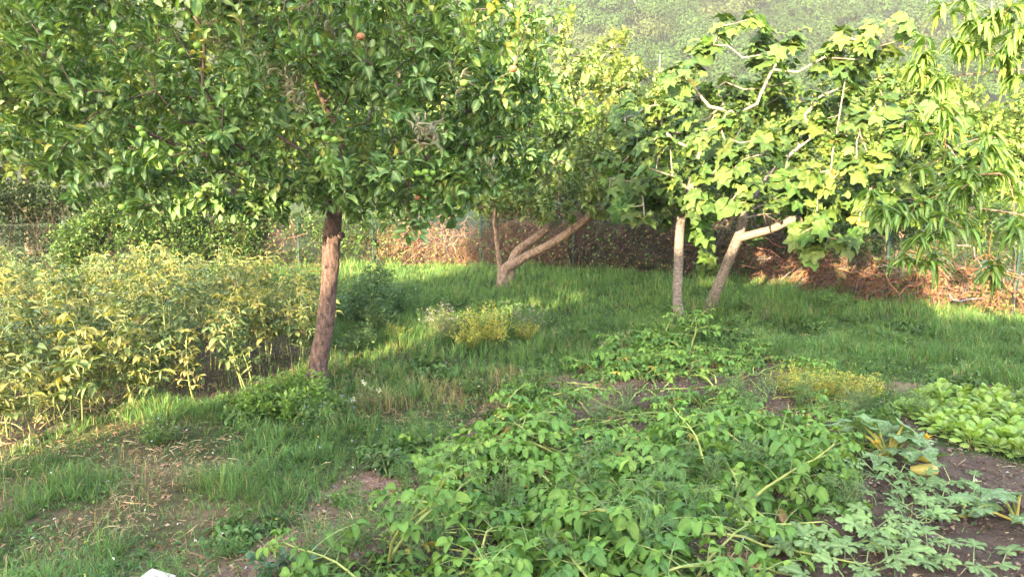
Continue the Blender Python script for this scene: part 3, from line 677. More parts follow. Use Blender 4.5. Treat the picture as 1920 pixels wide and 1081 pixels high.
# ---- older fruit tree in the middle distance
def far_fruit_tree():
    rg = np.random.default_rng(13)
    base = G3(950, 537); Y = base[1]; root = empty('fruit_tree', base)
    tag(root, 'old fruit tree whose short trunk forks into three bare slanting limbs near the fence', 'fruit tree', 'fruit trees in the garden')
    off = lambda p: np.asarray(p) - base
    L = [([base + [-.04, 0, -.08], W(944, 520, Y), W(950, 502, Y), W(985, 482, Y - .1), W(1040, 453, Y - .3), W(1090, 418, Y - .5), W(1150, 375, Y - .6)], [0.16, 0.115, 0.10, 0.082, 0.075, 0.07, 0.05]),
         ([base + [.08, 0.02, -.08], W(955, 522, Y + .02), W(958, 500, Y + .05), W(968, 474, Y + .05), W(998, 450, Y + .1), W(1026, 430, Y + .2)], [0.12, 0.10, 0.085, 0.082, 0.078, 0.072]),
         ([W(1022, 433, Y + .2), W(1045, 400, Y + .3), W(1050, 330, Y + .3)], [0.04, 0.035, 0.03]),
         ([base + [-.08, 0.03, -.08], W(940, 515, Y + .05), W(935, 480, Y + .1), W(930, 440, Y + .1), W(928, 400, Y + .1), W(945, 330, Y)], [0.09, 0.06, 0.045, 0.038, 0.035, 0.03])]
    rl = []; first = True
    for pts, rd in L:
        p, r_ = smooth_path(pts, rd, 7); g = Geo(); g.tube(off(p), r_, 18, (0.17, 0.125, 0.10), wob=0.09, rs=int(pts[1][0] * 100) % 50)
        g.build('trunk' if first else 'limb', M_bark, root); first = False; rl.append((None, list(p[-10:])))
    T = ellipsoid_pts(420, W(1040, 250, Y - .5), (2.5, 1.7, 1.6), rg, 0.6, 0.36, 0.8, zmin=1.25)
    ex = [(1060, 60, 13), (1075, 30, 13), (1080, 90, 13.2), (1130, 90, 13), (1150, 60, 13), (1160, 120, 13), (1020, 30, 13), (1000, 60, 13), (940, 20, 13.2), (1175, 60, 12.8), (1200, 130, 12.8), (880, 60, 13)]
    T2 = np.array([W(*q) + rg.normal(0, 0.1, 3) for q in ex for _ in range(2)])
    ROOTZ[0] = -5
    A, par, tips = grow(rl, np.concatenate([T, T2]), rg, 0.28, 0.06, 0.3)
    r = radii(A, par, tips, 0.005, 2.4, 0.045)
    branch_geo(A - base, par, r, 0, (0.15, 0.11, 0.09)).build('branch', M_twig, root)
    d, _ = tip_dirs(A, par, tips); g = Geo()
    rosettes(g, apples_l, A[tips] - base, d, 34, 0.105, [(0.08, 0.15, 0.04), (0.11, 0.18, 0.045), (0.15, 0.21, 0.055), (0.2, 0.25, 0.06)], (3, 4, 3, 1), rg, 1.1, 0.4, 0.2, 0.4)
    g.build('crown', M_apple, root)
far_fruit_tree()

# ---- peach tree reaching in from beyond the frame
def peach_tree():
    rg = np.random.default_rng(14)
    base = np.array([4.95, 6.3, 0.0]); root = empty('peach_tree', base)
    tag(root, 'peach tree reaching in with long drooping bright green leaves on thin branches', 'peach tree', 'fruit trees in the garden')
    off = lambda p: np.asarray(p) - base
    tp, tr = smooth_path([base + [0, 0, -.1], base + [0, 0, 0.5], base + [-.05, -.05, 1.0], base + [-.1, -.1, 1.3]], [0.10, 0.08, 0.07, 0.065], 6)
    g = Geo(); g.tube(off(tp), tr, 16, (0.14, 0.10, 0.08), wob=0.08); g.build('trunk', M_bark, root)
    e = tp[-1]
    mains = [[e, W(1980, 330, 6.1), W(1880, 260, 5.9), W(1800, 270, 5.8)], [e, W(1990, 240, 6), W(1950, 140, 5.8), W(1860, 135, 5.7)], [e, W(2000, 430, 6.0), W(1900, 400, 5.8), W(1780, 385, 5.7), W(1700, 372, 5.8)], [e, e + [.3, .4, .8], e + [.5, .6, 1.6]], [e, e + [-.1, -.3, .6], W(2000, 60, 5.6), W(1900, 20, 5.4)]]
    rl = [(None, [tp[-2], tp[-1]])]
    for m in mains:
        q, _ = smooth_path(m, [1] * len(m), 4); rl.append((1, list(q)))
    ex = [(1800, 30, 5.6), (1830, 60, 5.5), (1815, 90, 5.6), (1850, 110, 5.5), (1870, 40, 5.4), (1900, 80, 5.4), (1905, 20, 5.5), (1880, 120, 5.5), (1735, 85, 6), (1745, 110, 6), (1720, 140, 6.0), (1760, 145, 5.9), (1915, 130, 5.4), (1790, 20, 5.6), (1800, 70, 5.6), (1880, 10, 5.4), (1910, 50, 5.3), (1890, 95, 5.3),
          (1770, 215, 5.4), (1785, 240, 5.5), (1850, 240, 5.2), (1860, 270, 5.2), (1830, 300, 5.3), (1900, 280, 5.3), (1915, 310, 5.3), (1840, 330, 5.3), (1690, 250, 5.8), (1740, 300, 5.7), (1700, 340, 5.7), (1760, 340, 5.5),
          (1650, 375, 5.5), (1700, 390, 5.4), (1745, 400, 5.3), (1790, 370, 5.3), (1830, 360, 5.2), (1880, 350, 5.2), (1915, 370, 5.1), (1640, 395, 5.5), (1760, 430, 5.2), (1720, 450, 5.3), (1690, 440, 5.4), (1780, 445, 5.2), (1850, 420, 5.1), (1880, 440, 5.1), (1910, 420, 5.1), (1905, 460, 5.2), (1670, 505, 5.4), (1740, 490, 5.3), (1770, 535, 5.3), (1835, 490, 5.2), (1860, 500, 5.2), (1825, 400, 5.2), (1860, 380, 5.1), (1735, 470, 5.3), (1800, 320, 5.4), (1690, 410, 5.4), (1650, 420, 5.5)]
    T2 = np.array([W(*q) + rg.normal(0, 0.055, 3) for q in ex for _ in range(2)])
    T = ellipsoid_pts(45, (4.9, 6.4, 2.4), (1.2, 1.2, 1.1), rg, 0.5, 0.3, 0.6)
    tx, ty = topix(T); T = T[~((tx > 1680) & (tx < 1925) & (ty > 110) & (ty < 320))]; tx, ty = topix(T2); T2 = T2[~((ty > 180) & (rg.random(len(T2)) < .3))]
    ROOTZ[0] = 1.2
    A, par, tips = grow(rl, np.concatenate([T2, T]), rg, 0.16, 0.04, 0.25, 0.08)
    r = radii(A, par, tips, 0.0022, 2.2, 0.03)
    branch_geo(A - base, par, r, 1, (0.24, 0.15, 0.11)).build('branch', M_twig, root)
    d, _ = tip_dirs(A, par, tips); g = Geo()
    per = 14; n = len(tips) * per; P0 = np.repeat(A[tips], per, 0) - base; a = rg.random(n) * 6.283
    s = np.stack([np.cos(a), np.sin(a), np.zeros(n)], 1)
    D = s * rg.uniform(0.5, 1.0, (n, 1)) + np.array([0, 0, 1.0]) * rg.uniform(-0.15, 0.7, (n, 1)); Nn = np.array([0, 0, 1.0]) + s * 0.8
    st = P0 - np.repeat(d, per, 0) * rg.random((n, 1)) ** 1.5 * 0.10
    col = vary([(0.095, 0.20, 0.035), (0.12, 0.23, 0.04), (0.16, 0.26, 0.045), (0.23, 0.29, 0.055)], (4, 4, 2, .5), n, rg, 0.14)
    scatter(g, peach_l, st, D, Nn, 0.126 * (1 + rg.normal(0, .25, n)).clip(.4, 1.3), col, rg)
    g.build('crown', M_peach, root)
peach_tree()

# ---------------------------------------------------------------- trees and shrubs beyond the fence
def leafy_crown(g, blobs, n, L, cols, wts, rg, Ts=None, tuft=6, up=0.7, tr=0.5):
    """foliage sprays over the shells of overlapping blobs"""
    vol = np.array([b[1][0] * b[1][1] + b[1][0] * b[1][2] for b in blobs]); k = rg.choice(len(blobs), n // tuft, p=vol / vol.sum())
    c = np.array([b[0] for b in blobs])[k]; r = np.array([b[1] for b in blobs])[k]
    d = rsph(len(k), rg); u = 0.55 + 0.45 * rg.random(len(k)) ** 0.5
    q = c + d * r * (u * (0.82 + 0.36 * fbm(d[:, 0] * 2.5 + c[:, 0], d[:, 2] * 2.5 + c[:, 1], 2)))[:, None]
    m = fbm(q[:, 0] * 1.1, q[:, 2] * 1.1 + q[:, 1] * 0.7, 3) > 0.36; m &= q[:, 2] > 0.05; q = q[m]; d = d[m]
    d = d + rg.normal(0, .35, d.shape); d[:, 2] += 0.1; d /= np.linalg.norm(d, axis=1)[:, None]
    rosettes(g, Ts or [tiny], q, d, tuft, L, cols, wts, rg, 0.9, 0.1, 0.1, L * 2.2, upn=up)
def bg_tree(name, label, cat, base, blobs, n, L, cols, wts, seed, group, trunk=True, tcol=(0.10, 0.08, 0.065), Ts=None, tuft=6, rt=0.16):
    rg = np.random.default_rng(seed); root = empty(name, base); tag(root, label, cat, group)
    g = Geo(); leafy_crown(g, blobs, n, L, cols, wts, rg, Ts, tuft); g.build('crown', M_far, root)
    g = Geo()
    if trunk:
        top = max(b[0][2] for b in blobs)
        p, r_ = smooth_path([(0, 0, -.2), (0.1, 0, top * .35), (-.1, .1, top * .7), (0, 0, top)], [rt, rt * .8, rt * .5, rt * .2], 5); g.tube(p, r_, 10, tcol, wob=.08)
        for b in blobs:
            a = p[int(len(p) * .45)]; q, r2 = smooth_path([a, (a + np.array(b[0])) / 2 + [0, 0, -.1], b[0]], [rt * .4, rt * .3, rt * .12], 4); g.tube(q, r2, 6, tcol, cap=False)
    else:
        for b in blobs:
            for _ in range(5):
                e = np.array(b[0]) + rsph(1, rg)[0] * np.array(b[1]) * .7; e[2] = abs(e[2]); s = np.array([b[0][0] + rg.normal() * .15, b[0][1] + rg.normal() * .15, 0]); q, r2 = smooth_path([s, (s + e) / 2 + [rg.normal() * .1, 0, .1], e], [.02, .014, .006], 4); g.tube(q, r2, 5, tcol, cap=False)
    g.build('trunk' if trunk else 'stems', M_twig, root)
    return root
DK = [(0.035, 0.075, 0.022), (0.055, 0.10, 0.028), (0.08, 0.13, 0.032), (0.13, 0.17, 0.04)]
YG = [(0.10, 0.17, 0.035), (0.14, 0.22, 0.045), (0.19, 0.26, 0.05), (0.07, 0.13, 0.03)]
big = lambda h, s=1.0: [((0, 0, h * .62), (2.6 * s, 2.4 * s, h * .36)), ((-1.7 * s, -.6, h * .45), (1.9 * s, 1.8 * s, h * .25)), ((1.6 * s, -.5, h * .5), (1.9 * s, 1.8 * s, h * .26)), ((.2, -1.2, h * .3), (2.2 * s, 1.4 * s, h * .16)), ((-.4, .4, h * .85), (1.4 * s, 1.4 * s, h * .16))]
GB = 'trees beyond the fence'
bg_tree('shadow_tree', 'tall unseen tree added behind the camera, shaped to shade the apple crown', 'tree', (-13.6, -12.5, 0), [((2.0, 0, 8.7), (2.1, 2.0, 1.4)), ((1.3, .3, 8.9), (1.6, 1.6, .9)), ((3.75, 0, 7.75), (1.0, 1.2, 1.2)), ((.6, 0, 8.7), (1.6, 1.3, 1.1)), ((1.0, 0, 7.15), (1.25, 1.2, .75))], 52000, 0.21, DK, (3, 3, 2, 1), 30, 'added shade trees behind the camera')  # added out of view; crown blobs shaped to shade the apple tree
bg_tree('locust_tree', 'tall dense tree with feathery yellow-lit leaves beyond the mesh fence at the picture edge', 'tree', (-12.6, 19.5, 0), big(9.5, 1.25), 36000, 0.17, DK[1:] + YG[:1], (3, 3, 2, 2), 31, GB)
bg_tree('locust_tree', 'dark leafy tree standing behind the honeysuckle hedge and apple crown', 'tree', (-7.6, 20.5, 0), big(8.5, 1.2), 30000, 0.17, DK, (3, 3, 2, 1), 32, GB)
bg_tree('locust_tree', 'leafy tree behind the apple trunk, seen only through gaps in the apple crown', 'tree', (-3.2, 22.5, 0), big(7.0, 1.1), 22000, 0.17, DK[1:] + YG[:2], (3, 3, 2, 2), 33, GB)
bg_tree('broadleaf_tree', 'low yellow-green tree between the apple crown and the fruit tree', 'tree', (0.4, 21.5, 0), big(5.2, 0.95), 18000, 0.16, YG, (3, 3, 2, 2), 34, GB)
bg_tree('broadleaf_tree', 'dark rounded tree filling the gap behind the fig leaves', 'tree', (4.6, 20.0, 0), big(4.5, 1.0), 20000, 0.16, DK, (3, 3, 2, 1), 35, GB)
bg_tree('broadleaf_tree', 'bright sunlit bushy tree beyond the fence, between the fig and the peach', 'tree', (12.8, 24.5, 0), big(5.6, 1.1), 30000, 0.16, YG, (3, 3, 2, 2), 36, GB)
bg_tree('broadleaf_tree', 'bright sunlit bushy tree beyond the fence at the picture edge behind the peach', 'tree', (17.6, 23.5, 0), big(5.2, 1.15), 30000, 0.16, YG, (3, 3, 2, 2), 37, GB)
bg_tree('broadleaf_tree', 'green bushy tree beyond the fence showing above the top of the fig', 'tree', (8.6, 25.5, 0), big(4.9, 1.1), 22000, 0.16, YG + DK[2:3], (2, 3, 2, 2, 2), 38, GB)

bg_tree('dapple_tree', 'thin-leaved unseen tree added behind the camera to dapple the bean bed', 'tree', (-15.5, -12.5, 0), [((.6, 0, 6.0), (2.9, 1.6, 1.5)), ((-1.6, 0, 5.6), (2.0, 1.5, 1.3))], 8500, 0.15, DK, (3, 3, 2, 1), 39, 'added shade trees behind the camera', rt=.1)  # sparse crown added out of view to break up sun on the beans

# fence lines
FR = [G(1960, 596)[:2], G(1898, 591)[:2], G(1660, 566)[:2], G(1463, 533)[:2], G(1285, 517)[:2], G(1075, 506)[:2], G(900, 500)[:2]]
FL = [G(900, 500)[:2], G(700, 497)[:2], G(560, 500)[:2], G(422, 503)[:2], G(287, 510)[:2], G(128, 515)[:2], G(-60, 521)[:2], G(-260, 528)[:2]]
FH = 1.05
def along(F, t):
    F = np.array(F); L = np.r_[0, np.cumsum(np.linalg.norm(np.diff(F, axis=0), axis=1))]
    t = np.asarray(t) * L[-1]; return np.stack([np.interp(t, L, F[:, 0]), np.interp(t, L, F[:, 1])], -1)
def flen(F): F = np.array(F); return np.linalg.norm(np.diff(F, axis=0), axis=1).sum()
def fence(F, label, lean, hh=FH):
    F = np.array(F); root = empty('chain_link_fence', (F[0][0], F[0][1], 0)); tag(root, label, 'fence', 'wire mesh fences round the garden')
    o = np.array([F[0][0], F[0][1], 0])
    for i, p in enumerate(F):
        g = Geo(); lx = lean[i % len(lean)]; b = np.array([p[0], p[1], -.1]) - o; t = b + [lx, 0, hh + .17]
        n_ = 10
        pr = [b + (t - b) * f for f in (0, .5, 1)]
        # T-section post: web and flange
        for (w, dpt, oy) in ((0.026, 0.004, 0.0), (0.004, 0.022, 0.0245)):
            v = []
            for q in (b, t):
                v += [q + [-w, -dpt + oy, 0], q + [w, -dpt + oy, 0], q + [w, dpt + oy, 0], q + [-w, dpt + oy, 0]]
            g.raw(v, [0, 1, 5, 4, 1, 2, 6, 5, 2, 3, 7, 6, 3, 0, 4, 7, 4, 5, 6, 7], [4] * 5, (0.014, 0.035, 0.028))
        g.build('post', M_paint, root, smooth=False)
    g = Geo(); L = flen(F); pit = 0.068; K = int(L / pit); ns = int(hh / (pit / 2))
    t0 = (np.arange(K) + .5) / K; base = along(F, t0); dirv = along(F, np.minimum(t0 + .002, 1)) - along(F, np.maximum(t0 - .002, 0)); dirv /= np.linalg.norm(dirv, axis=1)[:, None]
    for k in range(K):
        zz = np.arange(ns + 1) * (pit / 2) + .02; sgn = np.where(np.arange(ns + 1) % 2 == 0, -1, 1) * pit / 2 * 1.02
        p = np.stack([base[k, 0] + dirv[k, 0] * sgn, base[k, 1] + dirv[k, 1] * sgn, zz], 1) - o; p[:, 1] -= 0.006
        g.tube(p, 0.0021, 3, (0.07, 0.10, 0.09), cap=False)
    for z in (0.05, hh * .5, hh):
        q = along(F, np.linspace(0, 1, 30)); g.tube(np.c_[q, np.full(30, z)] - o - [0, .012, 0], 0.0026, 4, (0.07, 0.10, 0.09), cap=False)
    g.build('wire_mesh', M_wire, root)
fence(FR, 'green wire mesh fence on dark green posts behind the fig, choked with dry vines', (0.0, 0.03, -0.01, 0.0, 0.02))
fence(FL[1:], 'grey wire mesh fence on slim posts behind the bean bed, half under honeysuckle', (0.0, 0.02, -.03, -.12, 0.0, .01))

# hedge growing through the fence
def hedge(name, label, F, a, b, hgt, dep, n, L, cols, wts, seed, back=0.25, cat='hedge', Ts=None, hfun=None):
    rg = np.random.default_rng(seed); P = along(F, np.array([(a + b) / 2]))[0]; root = empty(name, (P[0], P[1], 0)); tag(root, label, cat, 'hedges and climbers along the fence')
    m = n // 6; t = rg.uniform(a, b, m); q = along(F, t); h = (hgt if hfun is None else hfun((t - a) / (b - a)) * hgt) * (0.75 + .5 * fbm(t * flen(F) * .9, t * 3, 3))
    z = h * rg.random(m) ** .7; y = q[:, 1] + back + rg.normal(0, .5, m) * dep * (1 - .4 * z / (h + .01))
    p = np.stack([q[:, 0] + rg.normal(0, .12, m), y, z], 1) - [P[0], P[1], 0]
    d = rsph(m, rg); d[:, 1] -= .5; d[:, 2] += .4; d /= np.linalg.norm(d, axis=1)[:, None]
    k = fbm(p[:, 0] * 2.2 + 3, p[:, 2] * 2.6, 3) > 0.33
    g = Geo(); rosettes(g, Ts or small_l, p[k], d[k], 6, L, cols, wts, rg, .9, .25, .1, L * 3, upn=.8); g.build('foliage', M_far, root)
    g = Geo()
    for _ in range(int(m / 60)):
        t = rg.uniform(a, b); q = along(F, np.array([t]))[0]; s = np.array([q[0] - P[0], q[1] - P[1] + back * .6 + rg.normal() * .1, 0]); pts = [s]
        for k in range(6): s = s + [rg.normal() * .14, rg.normal() * .07, hgt / 7 * rg.uniform(.5, 1.3)]; pts.append(s)
        g.tube(pts, np.linspace(.009, .003, 7), 4, (0.055, 0.04, 0.03), cap=False)
    g.build('stems', M_twig, root); return root
GRN = [(0.06, 0.13, 0.035), (0.085, 0.165, 0.04), (0.05, 0.10, 0.035), (0.13, 0.19, 0.05)]
hedge('honeysuckle_hedge', 'bushy dark green honeysuckle tumbling over the wire fence behind the bean bed', FL, .40, .715, 1.5, .5, 28000, 0.075, GRN, (3, 3, 3, 1), 41, back=-.15, hfun=lambda t: 1 - .45 * np.clip((t - .7) / .3, 0, 1))
hedge('bramble_thicket', 'loose grey-green bramble thicket with pale lilac blossom behind the apple trunk', FL, .16, .44, 1.25, .6, 14000, 0.07, GRN + [(0.12, 0.12, 0.08)], (2, 2, 3, 1, 2), 42)
hedge('ivy_hedge', 'tall dark hedge behind the two fig trunks, full of shadow', FR, .42, .80, 2.3, .7, 22000, 0.085, DK, (4, 3, 1, 0), 43, back=.75)
hedge('vine_hedge', 'leafy green vines mixed with dry stems climbing the fence under the peach', FR, .0, .46, 1.9, .6, 20000, 0.075, GRN + YG[1:2], (3, 3, 2, 2, 1), 44, back=.55)
hedge('dark_hedge', 'dark overgrown hedge behind the fruit tree and the dry vine tangle', FR, .78, 1.0, 1.9, .6, 12000, 0.085, DK, (3, 3, 1, 1), 45, back=.8)
hedge('shrub_row', 'leafy shrubs behind the open wire mesh at the picture edge', FL, .70, 1.0, 1.8, .8, 18000, 0.09, [(0.012, 0.026, 0.009), (0.018, 0.035, 0.012)], (3, 3), 46, back=1.6)  # near-black leaf colours stand in for deep shade under the trees

# dry vine tangles hanging on the fence
def tangle(name, label, F, a, b, n, hgt, col, seed, dep=.16, rr=.0055, back=-0.24, hang=0.5):
    rg = np.random.default_rng(seed); g = Geo()
    for _ in range(n):
        t = rg.uniform(a, b); q = along(F, np.array([t]))[0]; hh = hgt * (0.55 + .8 * float(fbm(t * 31., 2.2, 3)))
        z0 = hh * rg.random() ** .6
        p = np.array([q[0], q[1] - back - rg.random() * dep, z0]); d = rsph(1, rg)[0] * [1, .3, 1]; pts = [p]
        for k in range(6):
            d = d * .7 + rg.normal(0, .5, 3) * [1, .35, 1] + [0, 0, -.35 * hang]; d /= np.linalg.norm(d); p = p + d * rg.uniform(.07, .19); p[2] = max(p[2], .015); p[1] = min(max(p[1], q[1] + .03), q[1] + .4); pts.append(p)
        c = np.array(col) * (.55 + .9 * float(fbm(p[0] * 2.1, p[2] * 3, 3))) * rg.uniform(.5, 1.5); c = c if rg.random() > .25 else np.full(3, c.mean()) * 1.1
        c = c * np.array([1, rg.uniform(.85, 1.1), rg.uniform(.8, 1.2)])
        g.tube(pts, rr * (rg.uniform(.4, 1.1) if rg.random() > .08 else 2.2), 3, c, cap=False)
    m = int(n * 1.3); t = rg.uniform(a, b, m); q = along(F, t); P = np.stack([q[:, 0], q[:, 1] + rg.uniform(-.22, .15, m), hgt * (.5 + .9 * fbm(t * 31., t * 0 + 2.2, 3)) * rg.random(m) ** 1.6 + .01], 1)
    scatter(g, small_l + [tiny], P, rsph(m, rg) + [0, 0, -.4], rsph(m, rg) + [0, -1, .6], rg.uniform(.03, .075, m), vary([(0.07, 0.13, 0.035), (0.12, 0.17, 0.045), (0.16, 0.10, 0.06), (0.10, 0.06, 0.045)], (3, 2, 3, 3), m, rg, .25), rg)
    tag(g.build(name, M_dry), label, 'dry vines', kind='stuff')
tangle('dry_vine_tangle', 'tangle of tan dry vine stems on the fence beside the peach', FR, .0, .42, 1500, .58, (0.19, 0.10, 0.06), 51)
tangle('dry_vine_tangle', 'dry vine tangle behind the fig trunks, coloured darker for the shade there', FR, .36, .82, 1700, 1.25, (0.075, 0.05, 0.04), 52, dep=.2)  # stem colour darkened to paint in the deep shade between the trunks
tangle('dry_vine_tangle', 'pale pink-brown dry stems hanging on the fence behind the fruit tree', FR, .80, 1.0, 800, .9, (0.12, 0.07, 0.055), 53)
tangle('dry_vine_tangle', 'straw-coloured dry stems hanging on the fence between the two trunks', FL, .0, .19, 700, .9, (0.17, 0.10, 0.07), 54, hang=1.1)
tangle('dry_vine_tangle', 'rusty dead bramble stems in the hedge behind the bean bed', FL, .36, .50, 300, .9, (0.12, 0.07, 0.06), 55)

# ---------------------------------------------------------------- kitchen garden plants
_ONES = 'zero one two three four five six seven eight nine ten eleven twelve thirteen fourteen fifteen sixteen seventeen eighteen nineteen'.split()
_TENS = 'x x twenty thirty forty fifty sixty seventy eighty ninety'.split()
def numw(k): return _ONES[k] if k < 20 else _TENS[k // 10] + ('' if k % 10 == 0 else '-' + _ONES[k % 10])
_seen = set()
def where(look, x, y, z=0.2):
    px, py = topix((x, y, z)); a = int(round(float(px[0]) / 19.2)); b = int(round(float(py[0]) / 10.81)); a = min(max(a, 0), 99); b = min(max(b, 0), 99)
    for da, db in ((0, 0), (1, 0), (0, 1), (-1, 0), (0, -1), (1, 1), (-1, 1), (2, 0), (0, 2), (-2, 0), (0, -2)):
        k = (look, min(max(a + da, 0), 99), min(max(b + db, 0), 99))
        if k not in _seen: break
    _seen.add(k)
    return look + ' ' + numw(k[1]) + ' percent across the picture and ' + numw(k[2]) + ' percent down'
def put(root, px, py, rz=None, sc=1.0, label=None, first=False, tilt=0.0):
    p = G3(px, py) if py > 5 else np.array([px, py, float(gz(px, py))])
    rz = rng.uniform(0, 6.28) if rz is None else rz
    tl = (rng.normal() * tilt, rng.normal() * tilt)
    if first:
        root.location = p; root.rotation_euler = (tl[0], tl[1], rz); root.scale = (sc,) * 3
        if label: root['label'] = label
        return root
    return copy_thing(root, p, rz, sc, label, tl)

def compound(geo, stemg, p0, d, L, nl, size, Ts, col, rg, scol, up=(0, 0, 1), droop=0.5):
    """pinnate leaf: rachis from p0 along d with paired leaflets and one at the tip"""
    d = np.array(d, float); d /= np.linalg.norm(d); n = 6; pts = [np.array(p0, float)]; dd = d.copy()
    for k in range(n): dd = dd + np.array([0, 0, -droop / n]); dd /= np.linalg.norm(dd); pts.append(pts[-1] + dd * L / n)
    pts = np.array(pts); stemg.tube(pts, np.linspace(.0032, .0016, n + 1) * (size / .06), 3, scol, cap=False)
    S = np.cross(d, [0, 0, 1.]); S /= np.linalg.norm(S) + 1e-9; P = []; D = []; Ls = []
    for i in range(nl):
        f = 0.4 + 0.52 * i / max(1, nl - 1) if nl > 1 else .7; c = pts[0] + 0; k = f * n; a = int(k); c = pts[a] * (1 - (k - a)) + pts[min(a + 1, n)] * (k - a)
        dl = pts[min(a + 1, n)] - pts[a]; dl /= np.linalg.norm(dl) + 1e-9
        for sg in (-1, 1): P.append(c); D.append(S * sg * 1.0 + dl * .55 + np.array([0, 0, rg.normal(-.15, .3)])); Ls.append(size * (0.65 + .3 * f) * rg.uniform(.85, 1.15))
    P.append(pts[-1]); D.append(pts[-1] - pts[-2]); D[-1] = D[-1] / np.linalg.norm(D[-1]) + np.array([0, 0, -.2]); Ls.append(size * 1.15)
    P = np.array(P); D = np.array(D); N_ = np.tile(np.array([0, 0, 1.]) + d * .25, (len(P), 1)) + rg.normal(0, .42, (len(P), 3))
    cc = np.array(col) * (1 + rg.normal(0, .14, (len(P), 1)))
    scatter(geo, Ts, P, D, N_, np.array(Ls), cc.clip(.005, 1), rg)

def potato(seed, nst=4, spread=.7, h=.42, size=.094, cols=((0.095, 0.205, 0.045), (0.125, 0.245, 0.052), (0.07, 0.16, 0.04), (0.17, 0.29, 0.06), (0.10, 0.21, 0.048), (0.125, 0.24, 0.05)), limp=0.0, stemc=(0.32, 0.37, 0.11)):
    rg = np.random.default_rng(seed); root = empty('potato_plant'); g = Geo(); st = Geo()
    for s in range(nst):
        a = rg.uniform(0, 6.28) if nst > 1 else 0; d = np.array([math.cos(a) * spread, math.sin(a) * spread, 1.0]) * 1.0; p = np.array([rg.normal() * .03, rg.normal() * .03, -.02]); pts = [p]; L = h * rg.uniform(.9, 1.5); n = 9
        for k in range(n): d = d + rg.normal(0, .14, 3) + [math.cos(a) * spread * .22, math.sin(a) * spread * .22, -.16 - limp * .3 + (.28 if k > 6 else 0)]; d /= np.linalg.norm(d); p = p + d * L / n * 1.1; p[2] = max(p[2], .025); pts.append(p)
        pts = np.array(pts); st.tube(pts, np.linspace(.0105, .004, n + 1), 6, np.array(stemc) * rg.uniform(.8, 1.2), cap=False)
        for k in range(1 if limp < .5 else 5, n + 1):
            for r in range(2 if k > 4 else 1):
                b = k * 2.4 + r * 3 + rg.normal() * .3; e = np.array([math.cos(b), math.sin(b), rg.uniform(.1, .8) - limp]); e = e + d * .25
                big_ = size * (1.0 - .35 * max(0, k - 6) / 3) * rg.uniform(.85, 1.2)
                cc_ = np.array(cols[rg.integers(0, len(cols))]) if rg.random() > .05 else np.array([(0.34, 0.30, 0.07), (0.22, 0.12, 0.06)][rg.integers(0, 2)])
                compound(g, st, pts[k], e, big_ * rg.uniform(2.2, 3.2), rg.integers(2, 4), big_, potato_l, cc_, rg, (0.20, 0.28, 0.09), droop=.7 + limp)
    g.build('foliage', M_potato, root); st.build('stem', M_stem, root)
    tag(root, 'x', 'potato plant', 'potato plants in the vegetable bed'); return root
def place_potatoes():
    lab = {0: 'leafy potato plant', 1: 'limp bare-stemmed potato plant'}
    V = [potato(60), potato(61, 5, .9), potato(62, 4, .5, .5), potato(63, 3, 1.5, .7, limp=.55), potato(64, 5, .8, .36, .06), potato(65, 3, 1.7, .75, .055, limp=.7)]
    lim = [0, 0, 0, 1, 0, 1]; used = set()
    spots = []
    rg = np.random.default_rng(66)
    tries = 0
    while len(spots) < 88 and tries < 9000:
        tries += 1; px = rg.uniform(560, 1660); py = 640 + 520 * rg.random() ** 1.15; g = G(px, py)
        if not inside(Z_pot, g[:1], g[1:2])[0]: continue
        dmin = 0.35 if py > 760 else .38
        if all((g[0] - q[0]) ** 2 + (g[1] - q[1]) ** 2 > dmin ** 2 for q in spots): spots.append(g)
    for g in spots:
        px, py = topix(g); px = float(px[0]); py = float(py[0])
        k = rg.choice(6, p=[.24, .22, .14, .14, .16, .10]); 
        if py < 800: k = rg.choice([3, 5, 0, 4, 2])
        sc = rg.uniform(.75, 1.1) * (1.0 if py > 800 else .85)
        if px < 900 and py > 860: sc *= 0.75
        if px < 850 and rg.random() < .35: continue
        place_at(V[k], g, rg.uniform(0, 6.28), sc, where(lab[lim[k]], g[0], g[1]), k not in used)
        used.add(k)
    # single plants that stand out
    sp = [(potato(70, 2, .25, .5, .075, limp=-.2), 715, 1075, 'tall upright potato plant at the edge of the patch, its bare olive stem showing', 1.0),
          (potato(71, 3, .35, .42, .06), 1290, 625, 'potato plant with round light green leaves at the foot of the fig trunks', 1.1),
          (potato(72, 2, .3, .5, .055), 1240, 640, 'slim potato plant standing just before the straight fig trunk', 1.1),
          (potato(73, 2, .5, .55, .05, limp=.3), 1060, 760, 'thin potato plant with several bare yellow stems by the worn soil path', 1.0),
          (potato(74, 2, .6, .5, .06), 945, 790, 'potato plant with one long pale bare stem leaning over the worn path', 1.0)]
    for r_, px, py, lb, sc in sp: place_at(r_, G3(px, py), rng.uniform(0, 6.28), sc, lb, True)
    # long bare stems lying over the patch
    g = Geo()
def place_at(root, g, rz, sc, label, first, tl=(0, 0)):
    p = (float(g[0]), float(g[1]), float(gz(g[0], g[1])))
    if first:
        root.location = p; root.rotation_euler = (tl[0], tl[1], rz); root.scale = (sc,) * 3; root['label'] = label; return root
    return copy_thing(root, p, rz, sc, label, tl)
place_potatoes()

